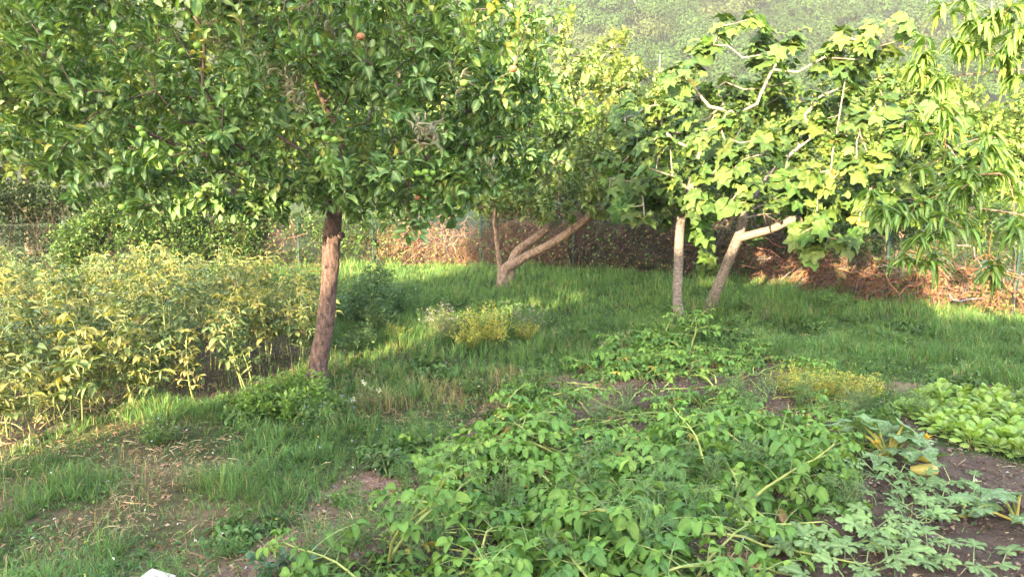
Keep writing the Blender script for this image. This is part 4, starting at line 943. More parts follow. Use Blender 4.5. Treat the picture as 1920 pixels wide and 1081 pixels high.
def bean(seed, kind=0):
    """kind 0 grey-green, 1 yellowing, 2 bright yellow, 3 withered and bent"""
    rg = np.random.default_rng(seed); root = empty('broad_bean_plant'); g = Geo(); st = Geo()
    pal = [[(0.065, 0.115, 0.050), (0.085, 0.135, 0.055), (0.055, 0.10, 0.045), (0.14, 0.17, 0.065)], [(0.09, 0.14, 0.05), (0.14, 0.18, 0.06), (0.075, 0.12, 0.045), (0.25, 0.25, 0.08)], [(0.38, 0.36, 0.11), (0.32, 0.32, 0.10), (0.42, 0.38, 0.16)], [(0.22, 0.21, 0.11), (0.15, 0.17, 0.08), (0.18, 0.13, 0.07), (0.27, 0.25, 0.15)]][kind]
    for s in range(rg.integers(3, 5) if kind != 2 else 2):
        a = rg.uniform(0, 6.28); lean = rg.uniform(.05, .28) if kind != 3 else rg.uniform(.3, 1.0); d = np.array([math.cos(a) * lean, math.sin(a) * lean, 1.]); p = np.array([math.cos(a) * .05, math.sin(a) * .05, -.02]); pts = [p]; H = rg.uniform(.56, .82) * (.75 if kind == 3 else 1); n = 11
        for k in range(n):
            d = d + rg.normal(0, .06, 3) + ([math.cos(a) * .16, math.sin(a) * .16, -.16] if kind == 3 else [0, 0, 0]); d /= np.linalg.norm(d); p = p + d * H / n; p[2] = max(p[2], .01); pts.append(p)
        pts = np.array(pts); st.tube(pts, np.linspace(.0075, .004, n + 1), 5, np.array([(0.15, 0.20, 0.08), (0.18, 0.22, 0.09), (0.28, 0.31, 0.11), (0.28, 0.26, 0.14)][kind]) * rg.uniform(.8, 1.2), cap=False)
        for k in range(4 if kind != 3 else 5, n + 1):
            for r in range(2 if rg.random() < .6 else 1):
                b = k * 2.5 + r * 3.14 + rg.normal() * .5; e = np.array([math.cos(b), math.sin(b), rg.uniform(.2, 1.0) - (.9 if kind == 3 else 0)])
                c = pal[rg.integers(0, len(pal))]; sz = rg.uniform(.064, .105)
                compound(g, st, pts[k], e, sz * rg.uniform(1., 1.6), rg.integers(1, 4), sz, bean_l if kind != 3 else bean_l[1:], c, rg, (0.26, 0.3, 0.12), droop=.3 + (.8 if kind == 3 else 0))
        if kind != 2:
            for _ in range(rg.integers(0, 3)):
                k = rg.integers(3, 9); q = pts[k]; e = np.array([rg.normal() * .04, rg.normal() * .04, .05]); st.tube([q, q + e, q + e * 1.9], [.004, .0075, .003], 5, (0.12, 0.09, 0.05) if rg.random() < .5 else (0.2, 0.26, 0.1))
    g.build('foliage', M_bean, root); st.build('stem', M_stem, root)
    tag(root, 'x', 'broad bean plant', 'broad bean plants in the bed beside the apple tree'); return root
def place_beans():
    lab = ['grey-green upright broad bean plant', 'yellowing upright broad bean plant', 'bright yellow broad bean plant', 'withered drooping broad bean plant']
    V = [bean(80, 0), bean(81, 0), bean(82, 1), bean(83, 1), bean(84, 3), bean(85, 2)]; kd = [0, 0, 1, 1, 3, 2]; used = set(); rg = np.random.default_rng(86); spots = []; tries = 0
    while len(spots) < 170 and tries < 20000:
        tries += 1; x = rg.uniform(-11, -2.0); y = rg.uniform(4.8, 13.5)
        if not inside(Z_bean, [x], [y])[0]: continue
        px, py = topix((x, y, 0)); 
        if px[0] < -45 or (px[0] > 480 and py[0] > 700): continue
        if abs(x + 1.85) < .45 and abs(y - 6.8) < .5: continue
        dm = .40 if y < 8.5 else .47
        if all((x - q[0]) ** 2 + (y - q[1]) ** 2 > dm ** 2 for q in spots): spots.append((x, y))
    for x, y in spots:
        k = rg.choice(6, p=[.25, .23, .16, .11, .13, .12]); place_at(V[k], (x, y), rg.uniform(0, 6.28), rg.uniform(.68, 1.18) * (1.0 if y < 8 else .95), where(lab[kd[k]], x, y, .45), k not in used, tuple(rg.normal(0, .05, 2))); used.add(k)
    ex = [(bean(87, 2), 372, 752, 'bright pale yellow broad bean plant standing out in front of the grey-green ones', .82), (bean(88, 2), 95, 800, 'bright yellow young broad bean plant at the near edge of the bed', .62),
          (bean(89, 3), 285, 742, 'collapsed pale broad bean plant with curled whitish leaves in the front of the bed', .8), (bean(90, 3), 60, 812, 'bent bare-stalked broad bean plant at the near corner of the bed', .9), (bean(91, 3), 200, 770, 'broken broad bean plant with a long arching pale stalk', .9)]
    for r_, px, py, lb, sc in ex: place_at(r_, G3(px, py), rng.uniform(0, 6.28), sc, lb, True)
place_beans()

def lettuce(seed):
    rg = np.random.default_rng(seed); root = empty('spinach_plant'); g = Geo(); n = 22; a = np.arange(n) * 2.4 + rg.normal(0, .2, n); ti = np.linspace(.15, 1.25, n)
    D = np.stack([np.cos(a) * np.sin(ti), np.sin(a) * np.sin(ti), np.cos(ti)], 1); P = D * .02 + rg.normal(0, .01, (n, 3)); P[:, 2] = .01 + (1.3 - ti) * .02
    N_ = np.array([0, 0, 1.]) - D * .6 + rg.normal(0, .2, (n, 3)); st = Geo(); E = P + D * .06
    for i in range(n): st.tube([P[i], E[i]], [.003, .002], 3, (0.25, 0.36, 0.12), cap=False)
    scatter(g, let_l, E, D, N_, rg.uniform(.085, .13, n), vary([(0.21, 0.33, 0.075), (0.25, 0.38, 0.085), (0.17, 0.28, 0.07)], (2, 2, 1), n, rg, .12), rg)
    g.build('leaves', M_let, root); st.build('stalks', M_stem, root); tag(root, 'bright light green spinach plant in the dense low block behind the bare soil', 'spinach plant', 'spinach plants in the bright green block'); return root
def place_let():
    V = [lettuce(100 + k) for k in range(4)]; used = set(); rg = np.random.default_rng(104); spots = []; tries = 0
    while len(spots) < 190 and tries < 20000:
        tries += 1; x = rg.uniform(2.7, 7.2); y = rg.uniform(4.4, 7.2)
        if not inside(Z_let, [x], [y])[0]: continue
        px, py = topix((x, y, 0))
        if px[0] > 1965: continue
        if all((x - q[0]) ** 2 + (y - q[1]) ** 2 > .14 ** 2 for q in spots): spots.append((x, y))
    for x, y in spots: k = rg.integers(0, 4); place_at(V[k], (x, y), rg.uniform(0, 6.28), rg.uniform(.62, .9), where('light green spinach plant', x, y, .08), k not in used); used.add(k)
place_let()

def zucchini(seed, n, label, p, sc=1.0, fruit=True, spread=1.0, rz=0.0):
    rg = np.random.default_rng(seed); root = empty('courgette_plant'); tag(root, label, 'courgette plant', 'courgette plants on the bare soil')
    g = Geo(); st = Geo(); a = np.arange(n) * 2.4 + rg.normal(0, .3, n); ti = np.linspace(.35, 1.15, n) * spread
    for i in range(n):
        L = rg.uniform(.16, .27); d = np.array([math.cos(a[i]) * math.sin(ti[i]), math.sin(a[i]) * math.sin(ti[i]), math.cos(ti[i])]); q = [np.array([0, 0, .02]), d * L * .5 + [0, 0, .03], d * L + [0, 0, .0]]
        st.tube(q, [.010, .008, .006], 7, (0.28, 0.33, 0.09) if i % 3 else (0.42, 0.36, 0.08), cap=False)
        D = np.array([[d[0], d[1], .0]]) + rg.normal(0, .15, (1, 3)); N_ = np.array([[0, 0, 1.]]) + D * .25 + rg.normal(0, .15, (1, 3))
        scatter(g, zucs, np.array([q[-1]]), D, N_, np.array([rg.uniform(.11, .17)]), np.array([[0.10, 0.18, 0.07]]) * rg.uniform(.85, 1.2), rg)
    g.build('leaves', M_zuc, root); st.build('stalks', M_stem, root)
    if fruit:
        f = Geo(); q, r_ = smooth_path([(.05, -.06, .05), (.10, -.13, .07), (.16, -.18, .06)], [.012, .020, .012], 6); f.tube(q, r_, 10, (0.42, 0.38, 0.08)); f.build('courgette', M_fruit, root)['label'] = 'yellow-green courgette with a withered flower'
        f = Geo(); q, r_ = smooth_path([(.02, -.2, .035), (.06, -.22, .037), (.115, -.22, .036), (.15, -.225, .035)], [.016, .032, .036, .022], 6); f.tube(q, r_, 12, (0.40, 0.36, 0.11)); f.build('courgette', M_fruit, root)['label'] = 'short yellow courgette lying on the soil'
        for (x, y, z) in ((.17, -.06, .15), (-.13, -.1, .13)):
            f = Geo(); P = np.tile([[x, y, z]], (5, 1)); b = np.arange(5) * 1.257; D = np.stack([np.cos(b) * .2, np.sin(b) * .2 - .3, np.ones(5)], 1); scatter(f, bean_l, P, D, np.stack([-np.cos(b), -np.sin(b), np.ones(5) * .3], 1), np.full(5, .04), np.tile([[0.55, 0.36, 0.05]], (5, 1)), rg); f.build('flower', M_petal, root)
    root.location = (p[0], p[1], float(gz(p[0], p[1]))); root.scale = (sc,) * 3; root.rotation_euler = (0, 0, rz); return root
zucchini(110, 13, 'courgette plant with silvery jagged leaves held up on yellow stalks beside the potato patch', G3(1665, 862), 1.25)
zucchini(111, 8, 'courgette plant with pale blue-green ragged leaves at the picture edge on bare soil', G3(1905, 985), 1.0, False, 1.25, 1.0)
zucchini(112, 4, 'small flat courgette seedling with silver leaves below the spinach block', G3(1810, 975), .75, False, 1.35, 2.0)

def melon(seed, label, p, runs, leafL=.115, sc=1.0, col=(0.12, 0.20, 0.07)):
    """runs: list of photo-pixel polylines of the vines on the soil"""
    rg = np.random.default_rng(seed); o = np.array([p[0], p[1], 0.0]); root = empty('watermelon_plant', (p[0], p[1], 0)); tag(root, label, 'watermelon plant', 'watermelon vines on the bare soil')
    g = Geo(); st = Geo()
    for run in runs:
        pts = [G3(*q) + [0, 0, .02] for q in run]; q, r_ = smooth_path(pts, np.linspace(.006, .0035, len(pts)), 6); q = q + rg.normal(0, .006, q.shape); q[:, 2] += .015; st.tube(q - o, r_, 6, (0.24, 0.32, 0.13), cap=False)
        L = np.r_[0, np.cumsum(np.linalg.norm(np.diff(q, axis=0), axis=1))]; k = 0; s = .02; side = 1
        while s < L[-1] + .01:
            c = np.array([np.interp(s, L, q[:, i]) for i in range(3)]); t = q[min(len(q) - 1, int(np.searchsorted(L, s)))] - q[max(0, int(np.searchsorted(L, s)) - 2)]; t /= np.linalg.norm(t) + 1e-6
            sd = np.cross(t, [0, 0, 1]) * side; d = sd * rg.uniform(.4, 1.) + t * rg.uniform(.1, .7) + np.array([0, 0, rg.uniform(.4, 1.0)]); d /= np.linalg.norm(d); h = rg.uniform(.05, .12); e = c + d * h
            st.tube(np.array([c, c + d * h * .6, e]) - o, [.0035, .003, .0025], 4, (0.26, 0.34, 0.15), cap=False)
            D = np.array([d * [1, 1, .1] + rg.normal(0, .12, 3)]); N_ = np.array([[0, 0, 1.]]) + D * .35 + rg.normal(0, .22, (1, 3)) + [0, -.2, 0]
            scatter(g, mels, np.array([e]) - o, D, N_, np.array([leafL * rg.uniform(.7, 1.2)]), np.array([col]) * rg.uniform(.8, 1.25), rg)
            side = -side; s += rg.uniform(.055, .10)
    g.build('leaves', M_mel, root); st.build('vine', M_stem, root); return root
melon(120, 'watermelon vine spreading over the soil in front of the yellow courgettes', G(1640, 990), [[(1640, 1010), (1600, 1008), (1595, 950), (1570, 900), (1560, 870)], [(1640, 1010), (1690, 1000), (1750, 985), (1780, 940)], [(1640, 1010), (1600, 1035), (1540, 1045), (1480, 1050)], [(1640, 1010), (1640, 1040), (1680, 1052), (1760, 1062)]])
melon(121, 'watermelon vine with narrow deep-cut leaves along the bottom edge of the picture', G(1620, 1075), [[(1630, 1078), (1600, 1070), (1560, 1060), (1500, 1040)], [(1630, 1078), (1700, 1060), (1750, 1050)], [(1640, 1085), (1720, 1075), (1800, 1078), (1870, 1076)], [(1620, 1085), (1580, 1110), (1520, 1120)]], .14)
melon(122, 'dense dark watermelon vine clump in the middle of the bare soil', G(1720, 940), [[(1700, 900), (1740, 920), (1790, 915), (1840, 920)], [(1700, 905), (1720, 950), (1770, 955), (1830, 960)], [(1690, 895), (1660, 880), (1640, 890)], [(1700, 900), (1690, 940), (1710, 975), (1740, 985)]], .10, col=(0.09, 0.165, 0.055))

# feathery weeds, herbs and wild flowers
def herb(name, seed, label, cat, grp, h, n, spread, cols, Ts, L, per, mat=None, stemc=(0.14, 0.2, 0.07), lean=.3, flower=None, frac=.15, up=.5):
    rg = np.random.default_rng(seed); root = empty(name); tag(root, label, cat, grp); g = Geo(); st = Geo(); tp = []; td = []; fl = []
    for s in range(n):
        a = rg.uniform(0, 6.28); r = spread * rg.random() ** .5; p = np.array([math.cos(a) * r, math.sin(a) * r, -.01]); d = np.array([math.cos(a) * lean, math.sin(a) * lean, 1.]); H = h * rg.uniform(.6, 1.15); pts = [p]
        for k in range(6): d = d + rg.normal(0, .12, 3); d /= np.linalg.norm(d); p = p + d * H / 6; pts.append(p); (tp.append(p), td.append(d)) if p[2] > h * frac else None
        st.tube(pts, np.linspace(.0035, .0015, 7), 4, stemc, cap=False); fl.append((p, d))
    rosettes(g, Ts, np.array(tp), np.array(td), per, L, cols, [3] * (len(cols) - 1) + [1], rg, 1.0, up, .1, h / 7, amt=.15)
    g.build('foliage', mat or M_far, root); st.build('stems', M_stem, root)
    if flower:
        fc, fL, fn, ffr = flower; f = Geo(); q = [x for x in fl if rg.random() < ffr]
        if q:
            P = np.repeat(np.array([x[0] for x in q]), fn, 0); D = rsph(len(P), rg) * [1, 1, .4] + [0, 0, .2]; scatter(f, small_l, P + rg.normal(0, fL * .4, P.shape), D, np.tile([[0, 0, 1.]], (len(P), 1)) + rg.normal(0, .3, (len(P), 3)), np.full(len(P), fL), np.tile([fc], (len(P), 1)) * rg.uniform(.8, 1.1, (len(P), 1)), rg); f.build('blossom', M_petal, root)
    return root
feather = [leaf(0.16, 2, 0.1, 0.3, 0.5, 1.0, 0.0, seed=20)]
GW = 'feathery marigold seedlings among the potatoes'
Fv = [herb('marigold_seedling', 130 + k, 'feathery blue-green marigold seedling growing between the potato plants', 'marigold', GW, .26, 9, .10, [(0.10, 0.17, 0.07), (0.12, 0.20, 0.075), (0.08, 0.145, 0.06)], feather, .036, 14) for k in range(3)]
rgq = np.random.default_rng(133); used = set()
for px, py in [(800, 1050), (660, 1050), (870, 905), (1010, 830), (1130, 790), (1180, 770), (1190, 1010), (1220, 960), (1150, 890), (1250, 900), (1380, 890), (1340, 860), (1300, 800), (1430, 800), (1560, 790), (1350, 1000), (740, 1000), (1080, 900), (1020, 1060), (1300, 930), (1480, 760), (1400, 760), (1560, 960), (940, 960), (1240, 1050), (1730, 790), (1100, 960), (1450, 900), (1600, 770)]:
    k = int(rgq.integers(0, 3)); place_at(Fv[k], G3(px, py), rgq.uniform(0, 6), rgq.uniform(.8, 1.25), where('feathery marigold seedling', *G(px, py)[:2], .1), k not in used); used.add(k)
m_ = herb('mint_clump', 140, 'bright green leafy mint clump against the foot of the apple trunk', 'mint', 'herb clumps', .32, 60, .30, [(0.11, 0.22, 0.045), (0.15, 0.28, 0.05), (0.08, 0.16, 0.04)], small_l, .05, 8, M_let, lean=.35, frac=.1); m_.location = G3(530, 772)
m2 = copy_thing(m_, G3(588, 775), 2.0, .62, 'small green herb clump right at the apple trunk base'); m3 = herb('vetch_clump', 141, 'low weedy clump with small blue flowers beside the apple trunk base', 'weed', 'wild herbs in the lawn', .22, 36, .22, [(0.08, 0.15, 0.05), (0.10, 0.18, 0.06), (0.06, 0.12, 0.05)], narrow_l, .03, 9, flower=((0.35, 0.4, 0.75), .013, 4, .5)); m3.location = G3(615, 785)
tall = herb('sow_thistle', 142, 'tall dark green thistly weed clump between the bean bed and the fruit tree', 'weed', 'wild herbs in the lawn', .72, 26, .28, [(0.07, 0.14, 0.065), (0.09, 0.16, 0.07), (0.06, 0.12, 0.06)], bean_l, .06, 8, lean=.15); tall.location = G3(695, 612)
copy_thing(tall, G3(648, 600), 2.1, .8, 'dark green thistly weed clump just behind the apple trunk'); copy_thing(tall, G3(725, 630), 4.1, .55, 'shorter thistly weed clump in front of the tall one'); copy_thing(tall, G3(660, 660), 1.1, .5, 'low thistly weed clump close beside the apple trunk')
copy_thing(tall, G3(765, 590), 5.0, .7, 'thistly weed clump standing alone toward the fruit tree'); copy_thing(tall, G3(700, 560), .4, .85, 'farther thistly weed clump near the straw-coloured fence stems')
yel = herb('mustard_clump', 143, 'yellow dying weed clump with upright seed stalks in the middle of the lawn', 'weed', 'yellowing weeds in the lawn', .5, 24, .20, [(0.40, 0.40, 0.08), (0.30, 0.33, 0.08), (0.18, 0.23, 0.06)], small_l, .045, 8, lean=.2, stemc=(0.38, 0.36, 0.12)); yel.location = G3(915, 645)
copy_thing(yel, G3(875, 655), 1.4, .62, 'lower yellow weed clump touching the tall yellow one'); copy_thing(yel, G3(985, 640), 2.4, .5, 'small yellowish weed clump beside the yellow one on the fig side'); copy_thing(yel, G3(740, 640), 3.4, .42, 'small yellowish weed clump nearer the apple trunk')
copy_thing(yel, G3(1490, 745), 0.4, .62, 'yellow-leaved weed at the far edge of the potato patch'); copy_thing(yel, G3(1560, 750), 3.0, .6, 'yellow-leaved weed at the far corner of the potato patch near the spinach'); copy_thing(yel, G3(1625, 748), 5.0, .5, 'small yellow weed between potato patch and spinach block')
lil = herb('borage_plant', 144, 'greyish wild plant with pale lilac and pink seed heads in the lawn', 'weed', 'wild herbs in the lawn', .42, 16, .18, [(0.10, 0.15, 0.08), (0.13, 0.17, 0.09), (0.16, 0.14, 0.10)], narrow_l, .045, 6, flower=((0.50, 0.40, 0.52), .02, 9, .9)); lil.location = G3(835, 640)
copy_thing(lil, G3(810, 625), 1.5, .9, 'greyish wild plant with lilac heads nearer the bean bed'); copy_thing(lil, G3(965, 625), 2.5, .85, 'wild plant with pinkish seed heads behind the yellow clump'); copy_thing(lil, G3(1000, 625), 2.9, .7, 'small wild plant with pinkish heads on the fig side of the yellow clump')
ama = herb('amaranth_seedling', 145, 'dark-stemmed seedling with angular blue-green leaves at the bottom edge before the potatoes', 'seedling', 'seedlings by the path', .30, 3, .05, [(0.08, 0.16, 0.09), (0.09, 0.18, 0.09), (0.07, 0.14, 0.08)], potato_l, .065, 5, lean=.25); ama.location = G3(512, 1095); ama.scale = (.6,) * 3
copy_thing(ama, G3(560, 1090), 2.2, .55, 'angular-leaved seedling between the dark-stemmed one and the potatoes')
fen = herb('chamomile_clump', 146, 'feathery green herb beside the bare patch of the worn path', 'herb', 'wild herbs in the lawn', .26, 14, .12, [(0.09, 0.18, 0.05), (0.11, 0.21, 0.055), (0.07, 0.14, 0.05)], feather, .035, 18); fen.location = G3(800, 835)
copy_thing(fen, G3(775, 905), 1.0, .7, 'small feathery herb at the tip of the potato patch')
for q, (px, py, s, lb) in enumerate([(1540, 820, .9, 'potato patch'), (790, 800, .6, 'path')]): pass
cab = zucchini(150, 7, 'blue-green young cabbage at the corner of the potato patch', G3(1440, 1020), .55, False, 1.2); cab.name = 'cabbage_plant'; cab['category'] = 'cabbage'; del cab['group']
wf = herb('wild_carrot', 151, 'wild carrot with two cream flower heads in the lawn beside the apple trunk', 'wildflower', 'wild herbs in the lawn', .3, 3, .08, [(0.08, 0.15, 0.05), (0.09, 0.17, 0.05), (0.07, 0.13, 0.05)], feather, .03, 8, flower=((0.62, 0.62, 0.5), .02, 26, 1.0)); wf.location = G3(705, 775)

wv = [herb('lawn_weed', 160, 'x', 'weed', 'broad weeds scattered through the lawn', .16, 12, .12, [(0.07, 0.14, 0.05), (0.09, 0.17, 0.055), (0.12, 0.19, 0.07)], bean_l, .055, 5, lean=.7, frac=.05, up=.2),
      herb('lawn_weed', 161, 'x', 'weed', 'broad weeds scattered through the lawn', .34, 7, .10, [(0.09, 0.15, 0.06), (0.13, 0.17, 0.07), (0.17, 0.15, 0.09)], narrow_l, .05, 6, lean=.3, stemc=(0.22, 0.2, 0.1)),
      herb('lawn_weed', 162, 'x', 'weed', 'broad weeds scattered through the lawn', .22, 14, .12, [(0.08, 0.16, 0.045), (0.11, 0.20, 0.05), (0.07, 0.12, 0.05)], small_l, .035, 8, lean=.5, frac=.05)]
wl = ['flat broad-leaved weed', 'thin tall weed', 'small bushy green weed']
rgw = np.random.default_rng(163); used = set(); c_ = 0
while c_ < 75:
    x = rgw.uniform(-5, 6); y = 3.4 + 8.5 * rgw.random() ** 1.3; px, py = topix((x, y, 0))
    if px[0] < 10 or px[0] > 1910 or any(inside(Z, [x], [y])[0] for Z in (Z_bean, Z_pot, Z_soil, Z_let)): continue
    k = int(rgw.choice(3, p=[.4, .25, .35])); place_at(wv[k], (x, y), rgw.uniform(0, 6.28), rgw.uniform(.6, 1.3) * (.6 if y < 5 else 1), where(wl[k], x, y, .08), k not in used); used.add(k); c_ += 1

# ---------------------------------------------------------------- grass and ground cover
def grass():
    rg = np.random.default_rng(200); g = Geo()
    def blades(N, xr, yr, hL, w, dens_f, cols, wts, lean=.5):
        y = yr[0] + (yr[1] - yr[0]) * rg.random(N); x = rg.uniform(-1, 1, N) * (y * .74 + .6)
        wx, wy = ang(x, y, .15)
        soil = inside(Z_soil, wx, wy) | inside(Z_pot, wx, wy) | inside(Z_let, wx, wy); bean_ = inside(Z_bean, wx, wy); wx = wx + rg.normal(0, .13, N); wy = wy + rg.normal(0, .13, N); path = inside(Z_path, wx, wy) | inside(Z_dirt2, wx, wy)
        f = fbm(x * 1.3 + 4, y * 1.3, 4); pr = np.ones(N); pr[soil] = .015; pr[bean_] = .08; pr[path] = .11; pr *= dens_f(f, x, y)
        lim = np.interp(x, np.array([p[0] for p in reversed(FL)] + [p[0] for p in reversed(FR)][1:]), np.array([p[1] for p in reversed(FL)] + [p[1] for p in reversed(FR)][1:])) + .1
        k = (rg.random(N) < pr) & (y < lim); x = x[k]; y = y[k]; f = f[k]; n = len(x)
        # clumping: pull blades towards tuft centres
        cx = np.round(x / .11) * .11 + (vnoise(x / .11, y / .11) - .5) * .1; cy = np.round(y / .11) * .11
        pull = rg.random(n) ** .6 * .85; x = x + (cx - x) * pull; y = y + (cy - y) * pull
        a = np.arctan2(y - cy + rg.normal(0, .03, n), x - cx + rg.normal(0, .03, n)) + rg.normal(0, .5, n)
        hh = hL * (.15 + 1.7 * fbm(x * 2.6, y * 2.6 + 8, 3) ** 1.5 * 1.5) * (.7 + .6 * _perm[(np.round(cx / .11).astype(int)) % 256, (np.round(y / .11).astype(int)) % 256]) * rg.uniform(.5, 1.3, n); ln = lean * rg.uniform(.15, 1.6, n)
        dx = np.cos(a); dy = np.sin(a); z0 = gz(x, y) - .005; base = np.stack([x, y, z0], 1); H = np.stack([dx, dy, np.zeros(n)], 1)
        p1 = base + H * (hh * ln * .35)[:, None] + np.array([0, 0, 1]) * (hh * .55)[:, None]; p2 = base + H * (hh * ln)[:, None] + np.array([0, 0, 1]) * (hh * (1 - .28 * ln))[:, None]
        S = np.stack([-dy, dx, np.zeros(n)], 1) ; b = rg.uniform(-1, 1, n); S = S * np.cos(b)[:, None] + H * np.sin(b)[:, None] * .6; ww = (w * rg.uniform(.6, 1.3, n))[:, None]
        V = np.stack([base - S * ww * .8, base + S * ww * .8, p1 + S * ww * .8, p1 - S * ww * .8, p2], 1).reshape(-1, 3)
        o = np.arange(n)[:, None] * 5; F = np.concatenate([o + np.array([[0, 1, 2, 3]]), o + np.array([[3, 2, 4]])], 1).ravel(); sz = np.tile([4, 3], n)
        c = vary(cols, wts, n, rg, .2); c = c * (.8 + .5 * fbm(x * .9 + 3, y * .9, 3))[:, None]
        dry = np.clip((.44 - f) * 5, 0, 1) * np.clip((9.5 - y) / 4, 0, 1); dr = rg.random(n) < dry * .8 + .03
        c[dr] = vary([(0.26, 0.19, 0.11), (0.20, 0.13, 0.09), (0.32, 0.25, 0.14)], (2, 1, 1), int(dr.sum()), rg, .2)
        g.raw(V, F, sz, np.repeat(c, 5, 0).clip(.005, 1))
    GC = [(0.070, 0.155, 0.048), (0.088, 0.178, 0.052), (0.12, 0.205, 0.058), (0.07, 0.145, 0.066), (0.18, 0.22, 0.08)]
    blades(210000, (2.7, 6.2), (2.7, 6.6), .10, .0022, lambda f, x, y: np.clip((f - .38) * 5, .07, 1) * np.clip(.45 + (x < 0) * .5, 0, 1), GC, (3, 3, 2, 2, .8), .8)
    blades(170000, (6.2, 10.0), (6.2, 10.2), .115, .0032, lambda f, x, y: np.clip((f - .22) * 5, .3, 1), GC, (3, 3, 2, 2, .6), .7)
    blades(160000, (10, 18), (10.0, 18.5), .13, .0048, lambda f, x, y: np.clip((f - .2) * 5, .4, 1), GC, (2, 3, 3, 1, 1), .6)
    tag(g.build('grass', M_grass, smooth=True), 'rough green orchard grass, thin and straw-coloured in the near patches', 'grass', kind='stuff')
    # ground cover: clover, creeping weeds
    g = Geo(); N = 110000; y = 2.7 + 10.5 * rg.random(N) ** 1.3; x = rg.uniform(-1, 1, N) * (y * .74 + .5); wx, wy = ang(x, y, .15)
    f = fbm(x * 1.9 + 30, y * 1.9, 4); soil = inside(Z_soil, wx, wy); bean_ = inside(Z_bean, wx, wy); path = inside(Z_path, wx, wy); let_ = inside(Z_let, wx, wy)
    pr = np.clip((f - .42) * 6, .06, 1); pr[soil] *= .10; pr[path] *= .4; pr[bean_] *= .7; pr[let_] *= .3
    k = rg.random(N) < pr; x = x[k]; y = y[k]; n = len(x); P = np.stack([x, y, gz(x, y) + rg.uniform(.005, .06, n)], 1); D = rsph(n, rg) * [1, 1, .25]
    scatter(g, small_l + narrow_l, P, D, np.array([0, 0, 1.]) + rg.normal(0, .3, (n, 3)), rg.uniform(.014, .046, n) * (1 + (y > 7) * .4), vary([(0.07, 0.15, 0.045), (0.09, 0.18, 0.05), (0.06, 0.13, 0.05), (0.15, 0.24, 0.06)], (3, 3, 2, 1), n, rg, .2), rg)
    tag(g.build('ground_cover', M_far), 'low clover and creeping weeds between the grass', 'ground cover', kind='stuff')
    # larger sprawling weeds in the lawn: small rosettes as part of the ground cover
    g = Geo(); N = 34000; y = 2.7 + 7 * rg.random(N) ** 1.4; x = rg.uniform(-1, 1, N) * (y * .74 + .5); wx, wy = ang(x, y, .15)
    f = fbm(x * 1.3 + 4, y * 1.3, 4); path = inside(Z_path, wx, wy); soil = inside(Z_soil, wx, wy); pot = inside(Z_pot, wx, wy); bean_ = inside(Z_bean, wx, wy)
    pr = np.clip((.47 - f) * 5, .08, 1); pr[path] = .9; pr[pot] = .8; pr[soil] = .12; pr[bean_] = .4; k = rg.random(N) < pr; x = x[k]; y = y[k]; n = len(x)
    P = np.stack([x, y, gz(x, y) + rg.uniform(.002, .02, n)], 1); D = rsph(n, rg) * [1, 1, .2]
    scatter(g, bean_l + [tiny], P, D, np.array([0, 0, 1.]) + rg.normal(0, .4, (n, 3)), rg.uniform(.012, .04, n), vary([(0.28, 0.14, 0.10), (0.17, 0.085, 0.07), (0.36, 0.23, 0.17), (0.36, 0.29, 0.21)], (3, 2, 2, 1), n, rg, .2), rg)
    tag(g.build('leaf_litter', M_bean), 'brown curled dead leaves scattered on the bare soil and path', 'leaf litter', kind='stuff')
    # straw lying flat
    g = Geo(); N = 16000; y = 2.7 + 6 * rg.random(N) ** 1.3; x = rg.uniform(-1, 1, N) * (y * .74 + .5); wx, wy = ang(x, y, .15); f = fbm(x * 1.3 + 4, y * 1.3, 4)
    pr = np.clip((.46 - f) * 6, .05, 1); pr[inside(Z_soil, wx, wy)] = .08; pr[inside(Z_pot, wx, wy)] = .2; k = rg.random(N) < pr; x = x[k]; y = y[k]; n = len(x)
    P = np.stack([x, y, gz(x, y) + rg.uniform(.003, .03, n)], 1); D = rsph(n, rg) * [1, 1, .15]
    T = leaf(0.05, 2, 0.1, 0.25, .3, .6, 0, seed=3); scatter(g, [T], P, D, np.array([0, 0, 1.]) + rg.normal(0, .4, (n, 3)), rg.uniform(.05, .14, n), vary([(0.36, 0.27, 0.17), (0.26, 0.18, 0.12), (0.42, 0.34, 0.22)], (2, 2, 1), n, rg, .15), rg)
    tag(g.build('straw_litter', M_bean), 'dry cut grass stalks lying on the thin lawn', 'straw', kind='stuff')
    # pebbles and clods
    g = Geo(); N = 42000; y = 2.8 + 5.5 * rg.random(N) ** 1.3; x = rg.uniform(-1, 1, N) * (y * .74 + .5); wx, wy = ang(x, y, .15); k = inside(Z_soil, wx, wy) | (inside(Z_pot, wx, wy) & (rg.random(N) < .3)) | (inside(Z_path, wx, wy) & (rg.random(N) < .4)) | (inside(Z_bean, wx, wy) & (rg.random(N) < .4)); x = x[k]; y = y[k]; n = len(x)
    ico = [(0, 0, .6), (.9, 0, .1), (.3, .8, 0), (-.7, .55, .1), (-.75, -.5, 0), (.25, -.9, .1), (0, 0, -.4)]; T = fin(ico, [(0, 1, 2), (0, 2, 3), (0, 3, 4), (0, 4, 5), (0, 5, 1), (6, 2, 1), (6, 3, 2), (6, 4, 3), (6, 5, 4), (6, 1, 5)], [(0, 0, 0)] * 7)
    P = np.stack([x, y, gz(x, y) + .004], 1); scatter(g, [T], P, rsph(n, rg) * [1, 1, .3], np.array([0, 0, 1.]) + rg.normal(0, .3, (n, 3)), .003 + .020 * rg.random(n) ** 4, vary([(0.115, 0.083, 0.066), (0.09, 0.066, 0.054), (0.32, 0.30, 0.28), (0.20, 0.16, 0.14)], (6, 4, .4, 1), n, rg, .2), rg)
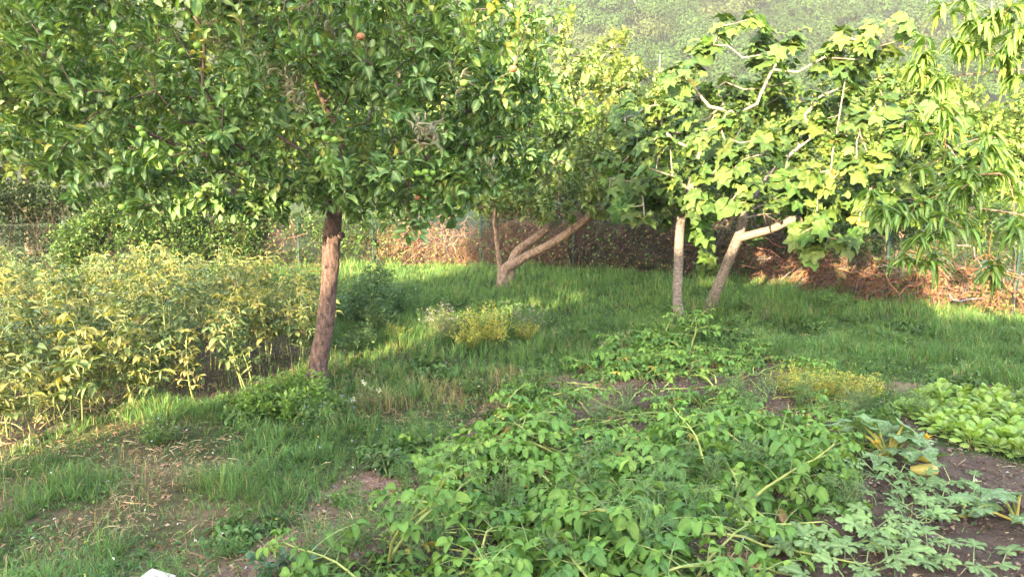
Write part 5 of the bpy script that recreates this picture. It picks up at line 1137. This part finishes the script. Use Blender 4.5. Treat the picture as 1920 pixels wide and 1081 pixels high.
    tag(g.build('pebbles', M_dry, smooth=False), 'small stones and crumbled clods on the bare soil', 'pebbles', kind='stuff')
    # speckles of tiny flowers in the lawn
    g = Geo(); N = 420; y = 3.2 + 9 * rg.random(N); x = rg.uniform(-1, 1, N) * y * .7; wx, wy = ang(x, y, .1); k = ~(inside(Z_pot, wx, wy) | inside(Z_soil, wx, wy) | inside(Z_let, wx, wy)); x = x[k]; y = y[k]; n = len(x)
    P = np.repeat(np.stack([x, y, gz(x, y) + rg.uniform(.06, .2, n)], 1), 4, 0); D = rsph(4 * n, rg) * [1, 1, .3]; c = np.repeat(vary([(0.7, 0.7, 0.66), (0.42, 0.45, 0.75), (0.7, 0.6, 0.12)], (3, 2, 1), n, rg, .1), 4, 0)
    scatter(g, small_l, P, D, np.tile([[0, -.3, 1.]], (4 * n, 1)), np.full(4 * n, .011), c, rg); tag(g.build('lawn_flowers', M_petal), 'tiny white, blue and yellow flowers speckled through the lawn', 'wild flowers', kind='stuff')
grass()

# white board end at the bottom edge
def board():
    p = G3(310, 1112); root = empty('white_board', (p[0], p[1], float(p[2]))); tag(root, 'weathered white painted board end poking up at the very bottom edge', 'board')
    g = Geo(); L, w, h = .9, .17, .022; nx = 12; v = []; F = []
    for i in range(nx + 1):
        x = -L * i / nx
        for (y, z) in ((-w / 2, -h), (w / 2, -h), (w / 2 - .004, 0), (w / 2 - .01, .003), (-w / 2 + .01, .003), (-w / 2 + .004, 0)): v.append((y, x - (.03 * (y / w) if i == 0 else 0), z + .11))
    for i in range(nx):
        for j in range(6): F += [i * 6 + j, i * 6 + (j + 1) % 6, (i + 1) * 6 + (j + 1) % 6, (i + 1) * 6 + j]
    F2 = list(range(6)) + [nx * 6 + k for k in reversed(range(6))]
    g.raw(v, F + F2, [4] * (nx * 6) + [6, 6], (0.33, 0.33, 0.35)); g.build('plank', M_white, root, smooth=False)
    g = Geo(); g.box((-.07, -.12, -.05), (.07, -.05, .085), (.45, .40, .34)); g.box((-.07, -.80, -.05), (.07, -.73, .085), (.45, .40, .34)); g.build('support_blocks', M_white, root, smooth=False)
    root.rotation_euler = (0, 0, R(-14))
board()

# ---------------------------------------------------------------- haze
def haze():
    m = bpy.data.materials.new('haze_air'); m.use_nodes = True; t = m.node_tree; t.nodes.clear(); o = t.nodes.new('ShaderNodeOutputMaterial'); v = t.nodes.new('ShaderNodeVolumePrincipled')
    v.inputs['Color'].default_value = (.92, .95, 1, 1); v.inputs['Density'].default_value = 0.00055; v.inputs['Anisotropy'].default_value = 0.2; t.links.new(v.outputs[0], o.inputs['Volume'])
    g = Geo(); g.box((-1300, -500, -30), (1400, 1300, 420), (1, 1, 1)); h = g.build('haze', m, smooth=False); tag(h, kind='stuff')
haze()
